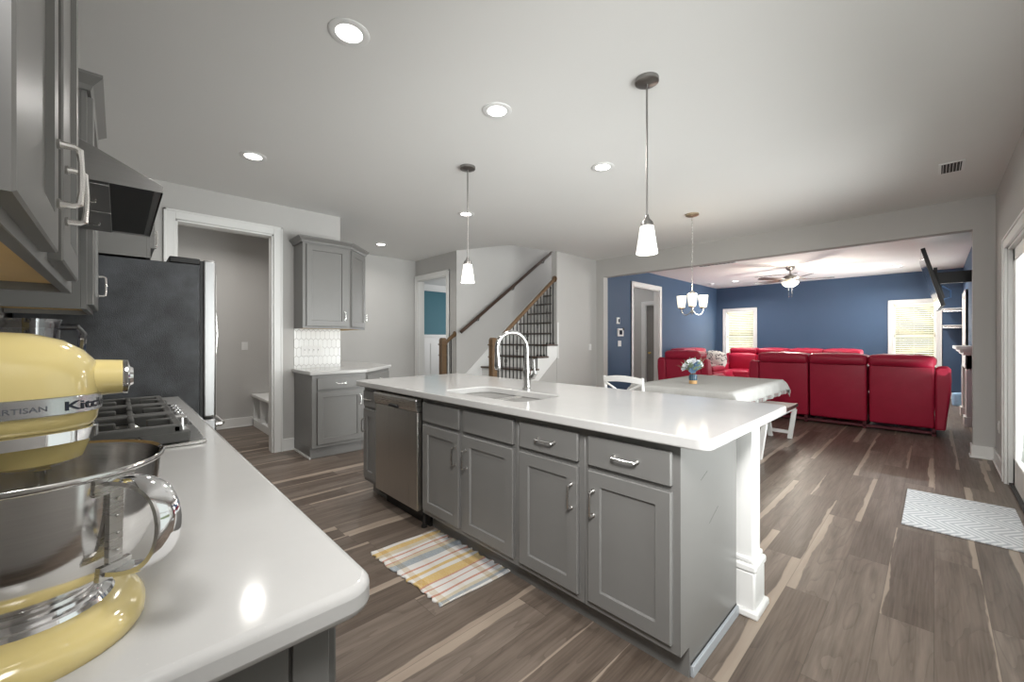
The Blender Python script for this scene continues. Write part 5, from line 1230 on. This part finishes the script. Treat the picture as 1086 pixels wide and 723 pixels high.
bw = MB(); bw.lathe([(0.056, 0.042), (0.055, 0.050), (0.060, 0.054), (0.078, 0.065), (0.094, 0.085), (0.103, 0.110), (0.108, 0.145), (0.1100, 0.182), (0.1128, 0.184), (0.1135, 0.187), (0.1120, 0.1895), (0.1085, 0.187), (0.1065, 0.145), (0.1015, 0.111), (0.0925, 0.087), (0.076, 0.068), (0.05, 0.058), (0.01, 0.056)], (0, 0, 0), 72, cap0=True, cap1=True)
bowl = bw.build('bowl', 'steel_bowl', mx, ang=50)
ha = MB(); az = math.radians(38); rad, tan_ = Vector((math.cos(az), math.sin(az), 0)), Vector((-math.sin(az), math.cos(az), 0))
prof = [(0.109, 0.178), (0.130, 0.180), (0.155, 0.176), (0.171, 0.162), (0.1765, 0.140), (0.173, 0.116), (0.160, 0.098), (0.138, 0.088), (0.108, 0.085)]
fine_ = []
for a, b in zip(prof, prof[1:]):
    for q in range(3): fine_.append((a[0] + (b[0] - a[0]) * q / 3, a[1] + (b[1] - a[1]) * q / 3))
fine_.append(prof[-1])
for _ in range(3): fine_ = [fine_[0]] + [((a[0] + 2 * b[0] + c[0]) / 4, (a[1] + 2 * b[1] + c[1]) / 4) for a, b, c in zip(fine_, fine_[1:], fine_[2:])] + [fine_[-1]]
rings_ = []
for i, (r_, z_) in enumerate(fine_):
    a = fine_[max(0, i - 1)]; b = fine_[min(len(fine_) - 1, i + 1)]; d_ = Vector((b[0] - a[0], b[1] - a[1])).normalized(); nr = Vector((d_.y, -d_.x)) * -0.0022
    hwid = 0.0125; ring = []
    for u, k_ in ((-1, 1), (-0.6, 1.9), (0.6, 1.9), (1, 1), (1, -1), (0.6, -0.2), (-0.6, -0.2), (-1, -1)):
        ring.append(rad * (r_ + nr.x * k_) + tan_ * (u * hwid) + Vector((0, 0, z_ + nr.y * k_)))
    rings_.append(ring)
ha.rings(rings_, True)
hdl = ha.build('bowl_handle', 'chrome', bowl, ang=50)
br = MB()
for z0, z1, hw2 in ((0.166, 0.183, 0.019), (0.078, 0.172, 0.0065), (0.078, 0.093, 0.015)):
    rr = [[rad * math.sqrt(max(0, rr0 ** 2 - u * u)) + tan_ * u + Vector((0, 0, z_)) for u in [-hw2 + 2 * hw2 * k / 8 for k in range(9)]] + [rad * (math.sqrt(max(0, rr0 ** 2 - u * u)) - 0.006) + tan_ * u + Vector((0, 0, z_)) for u in [hw2 - 2 * hw2 * k / 8 for k in range(9)]] for z_, rr0 in ((z0, 0.113 if z0 > 0.1 else 0.1115), (z1, 0.1135))]
    br.rings(rr, True)
for k in range(4):
    p = rad * 0.1145 + Vector((0, 0, 0.105 + k * 0.018)); br.sphere(p, 0.0016, seg=8, rin=6)
br.build('handle_bracket', 'steel_h', bowl, ang=40)

# blender jar behind the mixer
bj = thing('blender', 'blender with smoky clear jar behind the mixer', 'blender', (-1.40, -0.145, 0.915))
MB().lathe([(0.075, 0.0), (0.078, 0.01), (0.070, 0.06), (0.055, 0.11), (0.05, 0.125)], (0, 0, 0), 24).build('base', 'black', bj)
MB().lathe([(0.038, 0.125), (0.040, 0.16), (0.050, 0.36), (0.052, 0.372), (0.049, 0.372), (0.046, 0.355), (0.037, 0.17), (0.03, 0.13)], (0, 0, 0), 24, cap1=True).build('jar', 'jar', bj)
jl = MB().lathe([(0.048, 0.352), (0.048, 0.369)], (0, 0, 0), 24); jl.build('lid', plain('dark_smoked_lid', (0.06, 0.05, 0.055), 0.3, 0.1), bj)
MB().tube([(0.0, 0.046, 0.355), (0.0, 0.075, 0.355), (0.0, 0.084, 0.34), (0.0, 0.078, 0.26), (0.0, 0.066, 0.20), (0.0, 0.042, 0.19)], 0.008, 8).build('handle', 'jar', bj)
MB().prism([(-0.062, 0.374), (-0.045, 0.374), (-0.045, 0.34)], 'x', -0.015, 0.015).build('spout', 'jar', bj)
MB().lathe([(0.016, 0.02), (0.016, 0.03)], (0.0, 0.0, 0.04), 14, 'y').xform(Matrix.Translation((0, 0.045, 0))).build('dial', 'nickel', bj)
